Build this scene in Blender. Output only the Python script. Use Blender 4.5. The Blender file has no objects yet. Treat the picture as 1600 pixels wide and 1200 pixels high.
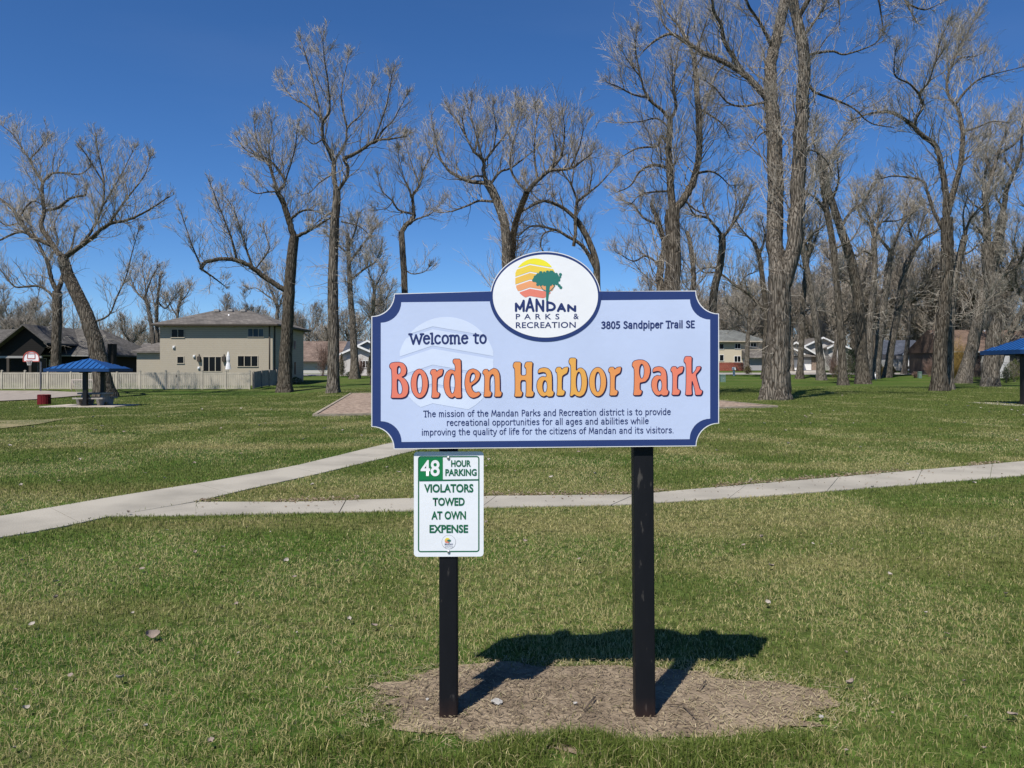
import bpy, bmesh, math, random
import numpy as np
from mathutils import Vector
C = bpy.context.scene.collection
scn = bpy.context.scene
rng = np.random.default_rng(7)
random.seed(7)

# ------------------------------------------------------------------ camera, sky, sun, exposure
F = 1240.0          # focal length in photograph pixels (1600 wide)
CAMZ = 1.55         # eye height of the photographer
HOR = 578.0         # row of the horizon
cam_d = bpy.data.cameras.new("camera"); cam = bpy.data.objects.new("camera", cam_d); C.objects.link(cam)
cam.location = (0, 0, CAMZ); cam.rotation_euler = (math.radians(90), 0, 0)
cam_d.sensor_width = 36.0; cam_d.lens = 36.0 * F / 1600.0
cam_d.shift_y = -(600.0 - HOR) / 1600.0
cam_d.clip_start = 0.05; cam_d.clip_end = 4000.0
scn.camera = cam
SUN_EL = math.radians(55.7); SUN_AZ = math.radians(207.8)     # azimuth clockwise from +Y
world = bpy.data.worlds.new("World"); scn.world = world; world.use_nodes = True
wn = world.node_tree.nodes; wl = world.node_tree.links
bg = wn["Background"]
sky = wn.new("ShaderNodeTexSky"); sky.sky_type = 'NISHITA'; sky.sun_disc = False
sky.sun_elevation = SUN_EL; sky.sun_rotation = SUN_AZ
sky.altitude = 2000.0; sky.air_density = 1.0; sky.dust_density = 0.0; sky.ozone_density = 10.0
hs = wn.new("ShaderNodeHueSaturation"); hs.inputs['Saturation'].default_value = 1.10
hs.inputs['Hue'].default_value = 0.502; hs.inputs['Value'].default_value = 1.0
wl.new(sky.outputs[0], hs.inputs['Color']); 
# a trace of high thin cloud
wtc = wn.new('ShaderNodeTexCoord'); wmp = wn.new('ShaderNodeMapping'); wmp.inputs['Scale'].default_value = (1.2, 1.2, 7.0); wmp.inputs['Rotation'].default_value = (0.15, 0.1, 0.4)
wl.new(wtc.outputs['Generated'], wmp.inputs[0]); wnz = wn.new('ShaderNodeTexNoise'); wnz.inputs['Scale'].default_value = 1.6; wnz.inputs['Detail'].default_value = 7; wl.new(wmp.outputs[0], wnz.inputs['Vector'])
wcr = wn.new('ShaderNodeMapRange'); wcr.inputs[1].default_value = 0.52; wcr.inputs[2].default_value = 0.85; wcr.inputs[4].default_value = 0.022; wl.new(wnz.outputs['Fac'], wcr.inputs[0])
wmx = wn.new('ShaderNodeMix'); wmx.data_type = 'RGBA'; wl.new(wcr.outputs[0], wmx.inputs[0]); wl.new(hs.outputs[0], wmx.inputs[6]); wmx.inputs[7].default_value = (7.0, 7.4, 8.0, 1)
wl.new(wmx.outputs[2], bg.inputs[0])
bg.inputs[1].default_value = 0.088
sun_d = bpy.data.lights.new("sun", 'SUN'); sun = bpy.data.objects.new("sun", sun_d); C.objects.link(sun)
sun_d.energy = 4.6; sun_d.angle = math.radians(0.53); sun_d.color = (1.0, 0.955, 0.88)
sdir = Vector((math.sin(SUN_AZ) * math.cos(SUN_EL), math.cos(SUN_AZ) * math.cos(SUN_EL), math.sin(SUN_EL)))
sun.rotation_euler = sdir.to_track_quat('Z', 'Y').to_euler()
sun.location = (-20, -30, 60)
vs = scn.view_settings
vs.view_transform = 'Standard'; vs.look = 'None'; vs.exposure = 0.45; vs.gamma = 1.0; vs.use_curve_mapping = False
scn.cycles.max_bounces = 6; scn.cycles.diffuse_bounces = 3; scn.cycles.transparent_max_bounces = 8

# ------------------------------------------------------------------ ground shape and pixel helpers
def sst(a, b, x):
    t = np.clip((np.asarray(x, float) - a) / (b - a), 0, 1); return t * t * (3 - 2 * t)
def gz(x, y):
    """height of the ground"""
    x = np.asarray(x, float); y = np.asarray(y, float)
    dip = -0.72 * sst(11, 22, -x) * sst(20, 42, y) * (1 - 0.75 * sst(72, 86, y))
    return dip + 1.45 * sst(86, 145, y) + 1.2 * sst(150, 400, y)
def G(px, py):
    """ground point seen at a photograph pixel (numeric)"""
    lo, hi = 1.5, 170.0
    for _ in range(60):
        m = (lo + hi) / 2
        z = float(gz((px - 800) / F * m, m))
        row = HOR + (CAMZ - z) / m * F
        if row > py: lo = m
        else: hi = m
    m = (lo + hi) / 2; x = (px - 800) / F * m
    return Vector((x, m, float(gz(x, m))))
def W(px, py, Y):
    return Vector(((px - 800) / F * Y, Y, CAMZ + (HOR - py) / F * Y))
def XX(px, Y): return (px - 800) / F * Y
def ZZ(py, Y): return CAMZ + (HOR - py) / F * Y

def vnoise(x, y, seed=0):
    r = np.random.default_rng(seed); T = r.random((64, 64))
    xi = np.floor(x).astype(int); yi = np.floor(y).astype(int); fx = x - xi; fy = y - yi
    fx = fx * fx * (3 - 2 * fx); fy = fy * fy * (3 - 2 * fy)
    a = T[xi % 64, yi % 64]; b = T[(xi + 1) % 64, yi % 64]; c = T[xi % 64, (yi + 1) % 64]; d = T[(xi + 1) % 64, (yi + 1) % 64]
    return (a * (1 - fx) + b * fx) * (1 - fy) + (c * (1 - fx) + d * fx) * fy
def in_poly(x, y, poly):
    ins = np.zeros(x.shape, bool); n = len(poly)
    for i in range(n):
        x0, y0 = poly[i][0], poly[i][1]; x1, y1 = poly[(i + 1) % n][0], poly[(i + 1) % n][1]
        c = ((y0 > y) != (y1 > y))
        with np.errstate(divide='ignore', invalid='ignore'):
            xi = (x1 - x0) * (y - y0) / ((y1 - y0) if y1 != y0 else 1e-9) + x0
        ins ^= c & (x < xi)
    return ins

# ------------------------------------------------------------------ materials
MATS = {}
def nodes(name):
    m = bpy.data.materials.new(name); m.use_nodes = True
    nt = m.node_tree; return m, nt.nodes, nt.links, nt.nodes['Principled BSDF']
def col4(c): return (c[0], c[1], c[2], 1.0)
def mat(name, c1, c2=None, rough=0.7, scale=8.0, detail=4.0, bump=0.0, bscale=None, spec=0.3, metal=0.0, stretch=(1, 1, 1), lo=0.35, hi=0.65):
    """plain surface with noise between two colours and an optional bump"""
    m, n, l, b = nodes(name)
    b.inputs['Roughness'].default_value = rough; b.inputs['Metallic'].default_value = metal
    b.inputs['Specular IOR Level'].default_value = spec
    tc = n.new('ShaderNodeTexCoord'); mp = n.new('ShaderNodeMapping'); mp.inputs['Scale'].default_value = stretch
    l.new(tc.outputs['Object'], mp.inputs[0])
    if c2 is None: c2 = tuple(v * 0.86 for v in c1)
    nz = n.new('ShaderNodeTexNoise'); nz.inputs['Scale'].default_value = scale; nz.inputs['Detail'].default_value = detail
    l.new(mp.outputs[0], nz.inputs['Vector'])
    cr = n.new('ShaderNodeValToRGB'); cr.color_ramp.elements[0].position = lo; cr.color_ramp.elements[1].position = hi
    cr.color_ramp.elements[0].color = col4(c2); cr.color_ramp.elements[1].color = col4(c1)
    l.new(nz.outputs['Fac'], cr.inputs[0]); l.new(cr.outputs[0], b.inputs['Base Color'])
    if bump:
        n2 = n.new('ShaderNodeTexNoise'); n2.inputs['Scale'].default_value = bscale or scale * 4; n2.inputs['Detail'].default_value = 5
        l.new(mp.outputs[0], n2.inputs['Vector'])
        bp = n.new('ShaderNodeBump'); bp.inputs['Strength'].default_value = bump; bp.inputs['Distance'].default_value = 0.02
        l.new(n2.outputs['Fac'], bp.inputs['Height']); l.new(bp.outputs[0], b.inputs['Normal'])
    MATS[name] = m; return m
def lined(name, c1, c2, step, axis='Z', rough=0.7, width=0.12, noise=0.5, bump=0.5):
    """boards or siding: thin darker lines every step metres along an axis"""
    m, n, l, b = nodes(name); b.inputs['Roughness'].default_value = rough; b.inputs['Specular IOR Level'].default_value = 0.25
    tc = n.new('ShaderNodeTexCoord'); sp = n.new('ShaderNodeSeparateXYZ'); l.new(tc.outputs['Object'], sp.inputs[0])
    d = n.new('ShaderNodeMath'); d.operation = 'DIVIDE'; d.inputs[1].default_value = step; l.new(sp.outputs[axis], d.inputs[0])
    fr = n.new('ShaderNodeMath'); fr.operation = 'FRACT'; l.new(d.outputs[0], fr.inputs[0])
    lt = n.new('ShaderNodeMath'); lt.operation = 'LESS_THAN'; lt.inputs[1].default_value = width; l.new(fr.outputs[0], lt.inputs[0])
    nz = n.new('ShaderNodeTexNoise'); nz.inputs['Scale'].default_value = 1.3; nz.inputs['Detail'].default_value = 6; l.new(tc.outputs['Object'], nz.inputs['Vector'])
    mx0 = n.new('ShaderNodeMix'); mx0.data_type = 'RGBA'; mx0.inputs[6].default_value = col4(c1); mx0.inputs[7].default_value = col4([v * 0.82 for v in c1])
    ml = n.new('ShaderNodeMath'); ml.operation = 'MULTIPLY'; ml.inputs[1].default_value = noise; l.new(nz.outputs['Fac'], ml.inputs[0]); l.new(ml.outputs[0], mx0.inputs[0])
    mx = n.new('ShaderNodeMix'); mx.data_type = 'RGBA'; l.new(lt.outputs[0], mx.inputs[0]); l.new(mx0.outputs[2], mx.inputs[6]); mx.inputs[7].default_value = col4(c2)
    l.new(mx.outputs[2], b.inputs['Base Color'])
    bp = n.new('ShaderNodeBump'); bp.inputs['Strength'].default_value = bump; bp.inputs['Distance'].default_value = 0.02
    l.new(fr.outputs[0], bp.inputs['Height']); l.new(bp.outputs[0], b.inputs['Normal'])
    MATS[name] = m; return m
def shingle(name, c1, c2):
    m, n, l, b = nodes(name); b.inputs['Roughness'].default_value = 0.9; b.inputs['Specular IOR Level'].default_value = 0.15
    tc = n.new('ShaderNodeTexCoord'); sp = n.new('ShaderNodeSeparateXYZ'); l.new(tc.outputs['Object'], sp.inputs[0])
    ad = n.new('ShaderNodeMath'); ad.operation = 'ADD'; l.new(sp.outputs['X'], ad.inputs[0]); l.new(sp.outputs['Y'], ad.inputs[1])
    cb = n.new('ShaderNodeCombineXYZ'); l.new(ad.outputs[0], cb.inputs[0])
    z3 = n.new('ShaderNodeMath'); z3.operation = 'MULTIPLY'; z3.inputs[1].default_value = 2.0; l.new(sp.outputs['Z'], z3.inputs[0]); l.new(z3.outputs[0], cb.inputs[1])
    br = n.new('ShaderNodeTexBrick'); br.inputs['Scale'].default_value = 1.0; br.inputs['Brick Width'].default_value = 0.45; br.inputs['Row Height'].default_value = 0.22
    br.inputs['Mortar Size'].default_value = 0.012; br.inputs['Color1'].default_value = col4(c1); br.inputs['Color2'].default_value = col4(c2); br.inputs['Mortar'].default_value = col4([v * 0.5 for v in c2])
    l.new(cb.outputs[0], br.inputs['Vector'])
    nz = n.new('ShaderNodeTexNoise'); nz.inputs['Scale'].default_value = 0.7; nz.inputs['Detail'].default_value = 8; l.new(tc.outputs['Object'], nz.inputs['Vector'])
    mx = n.new('ShaderNodeMix'); mx.data_type = 'RGBA'; mx.blend_type = 'MULTIPLY'; mx.inputs[0].default_value = 0.7
    l.new(br.outputs['Color'], mx.inputs[6]); 
    cr = n.new('ShaderNodeValToRGB'); cr.color_ramp.elements[0].color = (0.55, 0.55, 0.55, 1); cr.color_ramp.elements[1].color = (1.2, 1.2, 1.2, 1); cr.color_ramp.elements[0].position = 0.3; cr.color_ramp.elements[1].position = 0.7
    l.new(nz.outputs['Fac'], cr.inputs[0]); l.new(cr.outputs[0], mx.inputs[7]); l.new(mx.outputs[2], b.inputs['Base Color'])
    MATS[name] = m; return m
def glass(name, c=(0.004, 0.005, 0.007), rough=0.06):
    m, n, l, b = nodes(name); b.inputs['Base Color'].default_value = col4(c); b.inputs['Roughness'].default_value = rough
    b.inputs['Specular IOR Level'].default_value = 0.12
    nz = n.new('ShaderNodeTexNoise'); nz.inputs['Scale'].default_value = 0.6
    bp = n.new('ShaderNodeBump'); bp.inputs['Strength'].default_value = 0.03; l.new(nz.outputs['Fac'], bp.inputs['Height']); l.new(bp.outputs[0], b.inputs['Normal'])
    MATS[name] = m; return m

# ------------------------------------------------------------------ mesh helpers
def fast_mesh(name, verts, quads=None, tris=None, smooth=False, attr=None):
    me = bpy.data.meshes.new(name); verts = np.asarray(verts, np.float32).reshape(-1, 3)
    q = np.zeros((0, 4), np.int32) if quads is None else np.asarray(quads, np.int32).reshape(-1, 4)
    t = np.zeros((0, 3), np.int32) if tris is None else np.asarray(tris, np.int32).reshape(-1, 3)
    me.vertices.add(len(verts)); me.vertices.foreach_set('co', verts.ravel())
    nl = q.size + t.size; me.loops.add(nl); me.loops.foreach_set('vertex_index', np.concatenate([q.ravel(), t.ravel()]))
    me.polygons.add(len(q) + len(t))
    st = np.concatenate([np.arange(len(q)) * 4, q.size + np.arange(len(t)) * 3]).astype(np.int32)
    me.polygons.foreach_set('loop_start', st)
    me.polygons.foreach_set('use_smooth', np.full(len(q) + len(t), smooth))
    if attr is not None:
        for k, v in attr.items():
            a = me.attributes.new(k, 'FLOAT', 'POINT'); a.data.foreach_set('value', np.asarray(v, np.float32))
    me.update(); me.validate(); return me

class MB:
    """collects shapes in world coordinates; build() links them as ONE mesh object"""
    def __init__(s): s.v = []; s.f = []; s.sm = []
    def add(s, vs_, fs, smooth=False):
        o = len(s.v); s.v += [tuple(v) for v in vs_]; s.f += [tuple(i + o for i in f) for f in fs]; s.sm += [smooth] * len(fs); return s
    def box(s, x0, x1, y0, y1, z0, z1):
        return s.add([(x0, y0, z0), (x1, y0, z0), (x1, y1, z0), (x0, y1, z0), (x0, y0, z1), (x1, y0, z1), (x1, y1, z1), (x0, y1, z1)],
                     [(0, 3, 2, 1), (4, 5, 6, 7), (0, 1, 5, 4), (1, 2, 6, 5), (2, 3, 7, 6), (3, 0, 4, 7)])
    def prism(s, poly, ax, a0, a1):
        """polygon in the plane across an axis ('X': poly=(y,z); 'Y': poly=(x,z); 'Z': poly=(x,y)) extruded from a0 to a1"""
        n = len(poly)
        def mk(p, a): return (a, p[0], p[1]) if ax == 'X' else ((p[0], a, p[1]) if ax == 'Y' else (p[0], p[1], a))
        return s.add([mk(p, a0) for p in poly] + [mk(p, a1) for p in poly],
                     [tuple(range(n)), tuple(range(2 * n - 1, n - 1, -1))] + [(i, i + n, (i + 1) % n + n, (i + 1) % n) for i in range(n)])
    def beam(s, p, q, w, h=None):
        p = Vector(p); q = Vector(q); h = h or w; d = (q - p).normalized()
        r = d.cross(Vector((0, 0, 1))); r = r.normalized() if r.length > 1e-4 else Vector((1, 0, 0)); u = r.cross(d)
        vs_ = [c + r * a * w / 2 + u * b * h / 2 for c in (p, q) for a, b in ((-1, -1), (1, -1), (1, 1), (-1, 1))]
        return s.add(vs_, [(0, 1, 2, 3), (7, 6, 5, 4), (0, 4, 5, 1), (1, 5, 6, 2), (2, 6, 7, 3), (3, 7, 4, 0)])
    def tube(s, pts, rads, k=8, cap=True):
        pts = [Vector(p) for p in pts]; n = len(pts)
        if not hasattr(rads, '__len__'): rads = [rads] * n
        ref = Vector((0.31, 0.17, 0.93)); vs_ = []
        d0 = (pts[-1] - pts[0]).normalized()
        if abs(d0.dot(ref)) > 0.9: ref = Vector((1, 0.1, 0))
        for i in range(n):
            d = (pts[min(i + 1, n - 1)] - pts[max(i - 1, 0)]).normalized()
            a = d.cross(ref).normalized(); b = d.cross(a)
            vs_ += [pts[i] + (a * math.cos(t) + b * math.sin(t)) * rads[i] for t in [2 * math.pi * j / k for j in range(k)]]
        fs = [(i * k + j, i * k + (j + 1) % k, (i + 1) * k + (j + 1) % k, (i + 1) * k + j) for i in range(n - 1) for j in range(k)]
        s.add(vs_, fs, True)
        if cap:
            o = len(s.v) - len(vs_); s.f += [tuple(o + j for j in range(k - 1, -1, -1)), tuple(o + (n - 1) * k + j for j in range(k))]; s.sm += [False, False]
        return s
    def lathe(s, c, prof, k=16):
        """profile of (radius, z) around a vertical axis at c"""
        vs_ = [(c[0] + r * math.cos(2 * math.pi * j / k), c[1] + r * math.sin(2 * math.pi * j / k), c[2] + z) for r, z in prof for j in range(k)]
        n = len(prof)
        s.add(vs_, [(i * k + j, i * k + (j + 1) % k, (i + 1) * k + (j + 1) % k, (i + 1) * k + j) for i in range(n - 1) for j in range(k)], True)
        o = len(s.v) - len(vs_); s.f += [tuple(o + j for j in range(k - 1, -1, -1)), tuple(o + (n - 1) * k + j for j in range(k))]; s.sm += [False, False]
        return s
    def build(s, name, m, parent=None, loc=None):
        off = Vector(abs_loc(parent)) if parent else Vector(loc or (0, 0, 0))
        me = bpy.data.meshes.new(name); me.from_pydata([(v[0] - off.x, v[1] - off.y, v[2] - off.z) for v in s.v], [], s.f)
        me.polygons.foreach_set('use_smooth', s.sm); me.update()
        bm = bmesh.new(); bm.from_mesh(me); bmesh.ops.recalc_face_normals(bm, faces=bm.faces); bm.to_mesh(me); bm.free()
        return link(name, me, m, parent, None if parent else off)
ABS = {}
def abs_loc(o):
    return ABS.get(o.name, (0, 0, 0))
def link(name, me, m, parent=None, loc=None):
    me.name = name
    o = bpy.data.objects.new(name, me); C.objects.link(o)
    if m: me.materials.append(m)
    if parent: o.parent = parent; ABS[o.name] = abs_loc(parent)
    else:
        loc = loc if loc is not None else (0, 0, 0); o.location = loc; ABS[o.name] = tuple(loc)
    return o
def tag(o, label=None, cat=None, group=None, kind=None):
    if label: o['label'] = label
    if cat: o['category'] = cat
    if group: o['group'] = group
    if kind: o['kind'] = kind
    return o
def thing(name, label, cat, loc, group=None):
    o = bpy.data.objects.new(name, None); C.objects.link(o); o.location = loc; o.empty_display_size = 0.2
    ABS[o.name] = tuple(loc); return tag(o, label, cat, group)
def copy_tree(o, parent=None):
    c = o.copy(); C.objects.link(c); c.parent = parent
    ABS[c.name] = ABS.get(o.name, (0, 0, 0))
    for ch in list(o.children): copy_tree(ch, c)
    return c
# ------------------------------------------------------------------ the lawn and its ground
def lawn_mat():
    m, n, l, b = nodes('lawn_ground'); b.inputs['Roughness'].default_value = 0.95; b.inputs['Specular IOR Level'].default_value = 0.05
    geo = n.new('ShaderNodeNewGeometry')
    def noise(scale, det, st=(1, 1, 1), rot=0.0):
        mp = n.new('ShaderNodeMapping'); mp.inputs['Scale'].default_value = st; mp.inputs['Rotation'].default_value = (0, 0, rot)
        l.new(geo.outputs['Position'], mp.inputs[0])
        z = n.new('ShaderNodeTexNoise'); z.inputs['Scale'].default_value = scale; z.inputs['Detail'].default_value = det; l.new(mp.outputs[0], z.inputs['Vector']); return z.outputs['Fac']
    def ramp(f, p0, p1, c0, c1):
        r = n.new('ShaderNodeValToRGB'); r.color_ramp.elements[0].position = p0; r.color_ramp.elements[1].position = p1
        r.color_ramp.elements[0].color = col4(c0); r.color_ramp.elements[1].color = col4(c1); l.new(f, r.inputs[0]); return r.outputs[0]
    def mix(f, a, b_, mode='MIX'):
        x = n.new('ShaderNodeMix'); x.data_type = 'RGBA'; x.blend_type = mode
        if isinstance(f, float): x.inputs[0].default_value = f
        else: l.new(f, x.inputs[0])
        for s_, v in ((6, a), (7, b_)):
            if isinstance(v, tuple): x.inputs[s_].default_value = col4(v)
            else: l.new(v, x.inputs[s_])
        return x.outputs[2]
    green = ramp(noise(0.35, 6), 0.3, 0.7, (0.036, 0.078, 0.012), (0.070, 0.118, 0.021))
    straw = ramp(noise(1.1, 8), 0.3, 0.75, (0.12, 0.112, 0.042), (0.21, 0.18, 0.08))
    stripes = ramp(noise(0.55, 3, (0.10, 1.0, 1.0), math.radians(-14)), 0.46, 0.60, (0, 0, 0), (1, 1, 1))
    patches = ramp(noise(0.16, 5, (0.5, 1.0, 1.0)), 0.44, 0.68, (0, 0, 0), (1, 1, 1))
    # how worn the lawn is: tired near the sign and on the left, lush under the far trees
    sp = n.new('ShaderNodeSeparateXYZ'); l.new(geo.outputs['Position'], sp.inputs[0])
    mr = n.new('ShaderNodeMapRange'); mr.inputs[1].default_value = 10; mr.inputs[2].default_value = 40; mr.inputs[3].default_value = 0.85; mr.inputs[4].default_value = 0.34
    l.new(sp.outputs['Y'], mr.inputs[0])
    f1 = n.new('ShaderNodeMath'); f1.operation = 'MULTIPLY'; l.new(stripes, f1.inputs[0]); l.new(mr.outputs[0], f1.inputs[1])
    c = mix(f1.outputs[0], green, straw)
    f2 = n.new('ShaderNodeMath'); f2.operation = 'MULTIPLY'; l.new(patches, f2.inputs[0]); l.new(mr.outputs[0], f2.inputs[1])
    f3 = n.new('ShaderNodeMath'); f3.operation = 'MULTIPLY'; f3.inputs[1].default_value = 0.75; l.new(f2.outputs[0], f3.inputs[0])
    c = mix(f3.outputs[0], c, straw)
    speck = ramp(noise(9.0, 8), 0.33, 0.7, (0.52, 0.52, 0.52), (1.3, 1.3, 1.3))
    c = mix(1.0, c, speck, 'MULTIPLY')
    l.new(c, b.inputs['Base Color'])
    bp = n.new('ShaderNodeBump'); bp.inputs['Strength'].default_value = 0.8; bp.inputs['Distance'].default_value = 0.06
    l.new(noise(14.0, 8), bp.inputs['Height']); l.new(bp.outputs[0], b.inputs['Normal'])
    return m
xs = np.unique(np.concatenate([np.linspace(-60, 60, 121), np.linspace(-260, 260, 105), np.linspace(-1500, 1500, 31)]))
ys = np.unique(np.concatenate([np.linspace(-20, 160, 121), np.linspace(-200, 420, 63), np.linspace(-600, 2500, 32)]))
gx, gy = np.meshgrid(xs, ys, indexing='ij'); gzv = gz(gx, gy)
V = np.stack([gx, gy, gzv], -1).reshape(-1, 3); ny = len(ys)
I = (np.arange(len(xs) - 1)[:, None] * ny + np.arange(ny - 1)[None]).ravel()
tag(link('lawn', fast_mesh('lawn', V, np.stack([I, I + ny, I + ny + 1, I + 1], -1), smooth=True), lawn_mat()), kind='structure')

concrete = mat('path_concrete', (0.350, 0.322, 0.270), (0.255, 0.235, 0.198), rough=0.9, scale=1.1, detail=12, bump=0.25, bscale=60, spec=0.15, lo=0.32, hi=0.6)
# paths: slabs with joints, between two edges traced on the ground
def path_slabs(name, A, B, step, m):
    """A, B: far and near edge polylines (ground X, Y); slabs every step metres"""
    def res(P, k):
        P = np.array(P, float); s = np.concatenate([[0], np.cumsum(np.linalg.norm(np.diff(P, axis=0), axis=1))]); t = np.linspace(0, s[-1], k)
        return np.stack([np.interp(t, s, P[:, 0]), np.interp(t, s, P[:, 1])], -1), s[-1]
    n = 240; a, la = res(A, n); b, lb = res(B, n); ns = max(1, int((la + lb) / 2 / step)); mb = MB()
    for k in range(ns):
        i0 = int(k * (n - 1) / ns); i1 = int((k + 1) * (n - 1) / ns); g = 0.010
        idx = list(range(i0, i1 + 1, 4)); idx = idx if idx[-1] == i1 else idx + [i1]
        pa = [Vector((a[i][0], a[i][1], 0)) for i in idx]; pb = [Vector((b[i][0], b[i][1], 0)) for i in idx]
        for P in (pa, pb):
            d0 = (P[1] - P[0]).normalized(); d1 = (P[-1] - P[-2]).normalized()
            if k > 0: P[0] = P[0] + d0 * g / 2
            if k < ns - 1: P[-1] = P[-1] - d1 * g / 2
        z1 = 0.013 + random.uniform(-.002, .002); r = len(pa)
        vv = [(p.x, p.y, z1) for p in pa] + [(p.x, p.y, z1) for p in pb] + [(p.x, p.y, -0.06) for p in pa] + [(p.x, p.y, -0.06) for p in pb]
        fs = [(i, i + 1, r + i + 1, r + i) for i in range(r - 1)]
        fs += [(i, 2 * r + i, 2 * r + i + 1, i + 1) for i in range(r - 1)] + [(r + i, r + i + 1, 3 * r + i + 1, 3 * r + i) for i in range(r - 1)]
        fs += [(0, r, 3 * r, 2 * r), (r - 1, 3 * r - 1, 4 * r - 1, 2 * r - 1)]
        mb.add(vv, fs)
    tag(mb.build(name, m), kind='structure'); return np.concatenate([a, b[::-1]])
def gp(L): return [(v.x, v.y) for v in (G(*p) for p in L)]
A1 = gp([(306, 785.5), (464, 785.5), (645, 779.5), (760, 776), (986, 774), (1075, 766), (1353, 742.5), (1521, 728), (1600, 721.5), (1750, 710)])
B1 = gp([(306, 806.5), (420, 803.5), (645, 799), (760, 794), (970, 790), (1211, 775), (1416, 759), (1600, 744), (1750, 731)])
A2 = gp([(-250, 850), (-120, 828), (0, 808), (166, 779), (341, 751), (464, 728), (621, 690), (690, 671), (735, 656)])
B2 = gp([(-250, 890), (-120, 864), (0, 841.5), (87, 827), (171, 808), (306, 785), (380, 767), (507, 739), (652, 704), (740, 680), (800, 658)])
# the wedge where the two paths meet
poly1 = path_slabs('path', A1, B1, 1.5, concrete)
poly2 = path_slabs('path', A2, B2, 1.9, concrete)
wedge = gp([(306, 785.5), (306, 806.5), (171, 808)])
mb = MB(); c0 = sum((Vector((p[0], p[1])) for p in wedge), Vector((0, 0))) / 3
mb.prism([(p[0] + (c0.x - p[0]) * .004, p[1] + (c0.y - p[1]) * .004) for p in wedge], 'Z', -.06, .0105)
tag(mb.build('path', concrete), kind='structure')
# soil seen in the joints and along the edges
soil = mat('soil', (0.11, 0.08, 0.055), (0.05, 0.036, 0.026), rough=0.95, scale=20, bump=0.6)

# playground surface of wood chips behind the sign
chips = mat('wood_chips', (0.36, 0.275, 0.21), (0.15, 0.105, 0.075), rough=0.95, scale=7, detail=12, bump=1.0, bscale=22, lo=0.38, hi=0.62)
PAD = gp([(491, 651), (548, 616), (900, 612), (1128, 628.5), (1214, 637)])
mb = MB()
pp = []
for i in range(len(PAD)):
    a = Vector(PAD[i]); b = Vector(PAD[(i + 1) % len(PAD)])
    for k in range(6): pp.append(a.lerp(b, k / 6))
cx = sum((p.x for p in pp)) / len(pp); cy = sum((p.y for p in pp)) / len(pp)
vv = [(cx, cy, 0.05)] + [(p.x, p.y, float(gz(p.x, p.y)) + 0.05) for p in pp]
mb.add(vv, [(0, i + 1, (i + 1) % len(pp) + 1) for i in range(len(pp))])
tag(mb.build('playground_surface', chips), kind='structure')
timber = mat('edging_timber', (0.34, 0.29, 0.22), (0.2, 0.165, 0.125), rough=0.9, scale=3, bump=0.3, stretch=(1, 1, 6))
mb = MB()
for i in range(len(PAD)):
    a = Vector(PAD[i]); b = Vector(PAD[(i + 1) % len(PAD)]); k = max(1, int((b - a).length / 2.4)); d = (b - a).normalized()
    for j in range(k):
        p = a.lerp(b, j / k) + d * .02; q = a.lerp(b, (j + 1) / k) - d * .02
        mb.beam((p.x, p.y, float(gz(p.x, p.y)) + .03), (q.x, q.y, float(gz(q.x, q.y)) + .03), .12, .11)
tag(mb.build('border_edging', timber), 'weathered timber edging around the wood chip play area behind the welcome sign', 'edging')

# bare worn soil under the sign
DIRT = []
rr = np.random.default_rng(3)
for k in range(72):
    t = 2 * math.pi * k / 72
    ex = 1.0 + 0.07 * math.sin(3 * t + 1) + 0.05 * math.sin(7 * t) + 0.04 * math.sin(13 * t + 2) + 0.035 * math.sin(23 * t + 1) + rr.uniform(-.055, .055)
    rx = 1.16 if math.cos(t) > 0 else 0.92
    DIRT.append((0.27 + rx * ex * math.cos(t), 3.72 + 0.46 * ex * math.sin(t) - 0.03 * math.cos(t)))
dirt_m = mat('bare_dirt', (0.295, 0.232, 0.162), (0.145, 0.110, 0.077), rough=0.95, scale=4.5, detail=12, bump=0.9, bscale=45, spec=0.1, lo=0.3, hi=0.7)
k = 10; vv = []; fs = []
for r in range(k + 1):
    for (x, y) in DIRT:
        f = r / k; px_ = 0.27 + (x - 0.27) * f; py_ = 3.72 + (y - 3.72) * f
        vv.append((px_, py_, 0.006 + 0.010 * (1 - f ** 3) * float(vnoise(np.array([px_ * 9 + 5]), np.array([py_ * 9]), 5)[0])))
N = len(DIRT)
for r in range(k):
    for j in range(N): fs.append((r * N + j, r * N + (j + 1) % N, (r + 1) * N + (j + 1) % N, (r + 1) * N + j))
mb = MB(); mb.add(vv, fs, True); o = mb.build('bare_dirt', dirt_m); tag(o, kind='structure')
# sandy worn patch far left, court
mb = MB(); P = gp([(-160, 668), (-60, 660), (40, 658), (100, 656), (60, 664), (0, 671), (-160, 684)])
mb.add([(x, y, float(gz(x, y)) + .03) for x, y in P], [tuple(range(len(P)))])
tag(mb.build('worn_patch', mat('worn_patch', (0.23, 0.19, 0.10), (0.12, 0.12, 0.05), rough=.95, scale=1.2, detail=9, bump=.5)), kind='structure')
mb = MB(); P = gp([(-260, 628), (-260, 611), (66, 611.5), (110, 613.5), (160, 614), (128, 619), (60, 625), (0, 628)])
mb.add([(x, y, float(gz(x, y)) + .08) for x, y in P], [tuple(range(len(P)))])
tag(mb.build('court', mat('court_surface', (0.30, 0.26, 0.22), (0.22, 0.19, 0.16), rough=.95, scale=1.5, detail=9)), kind='structure')
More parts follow.
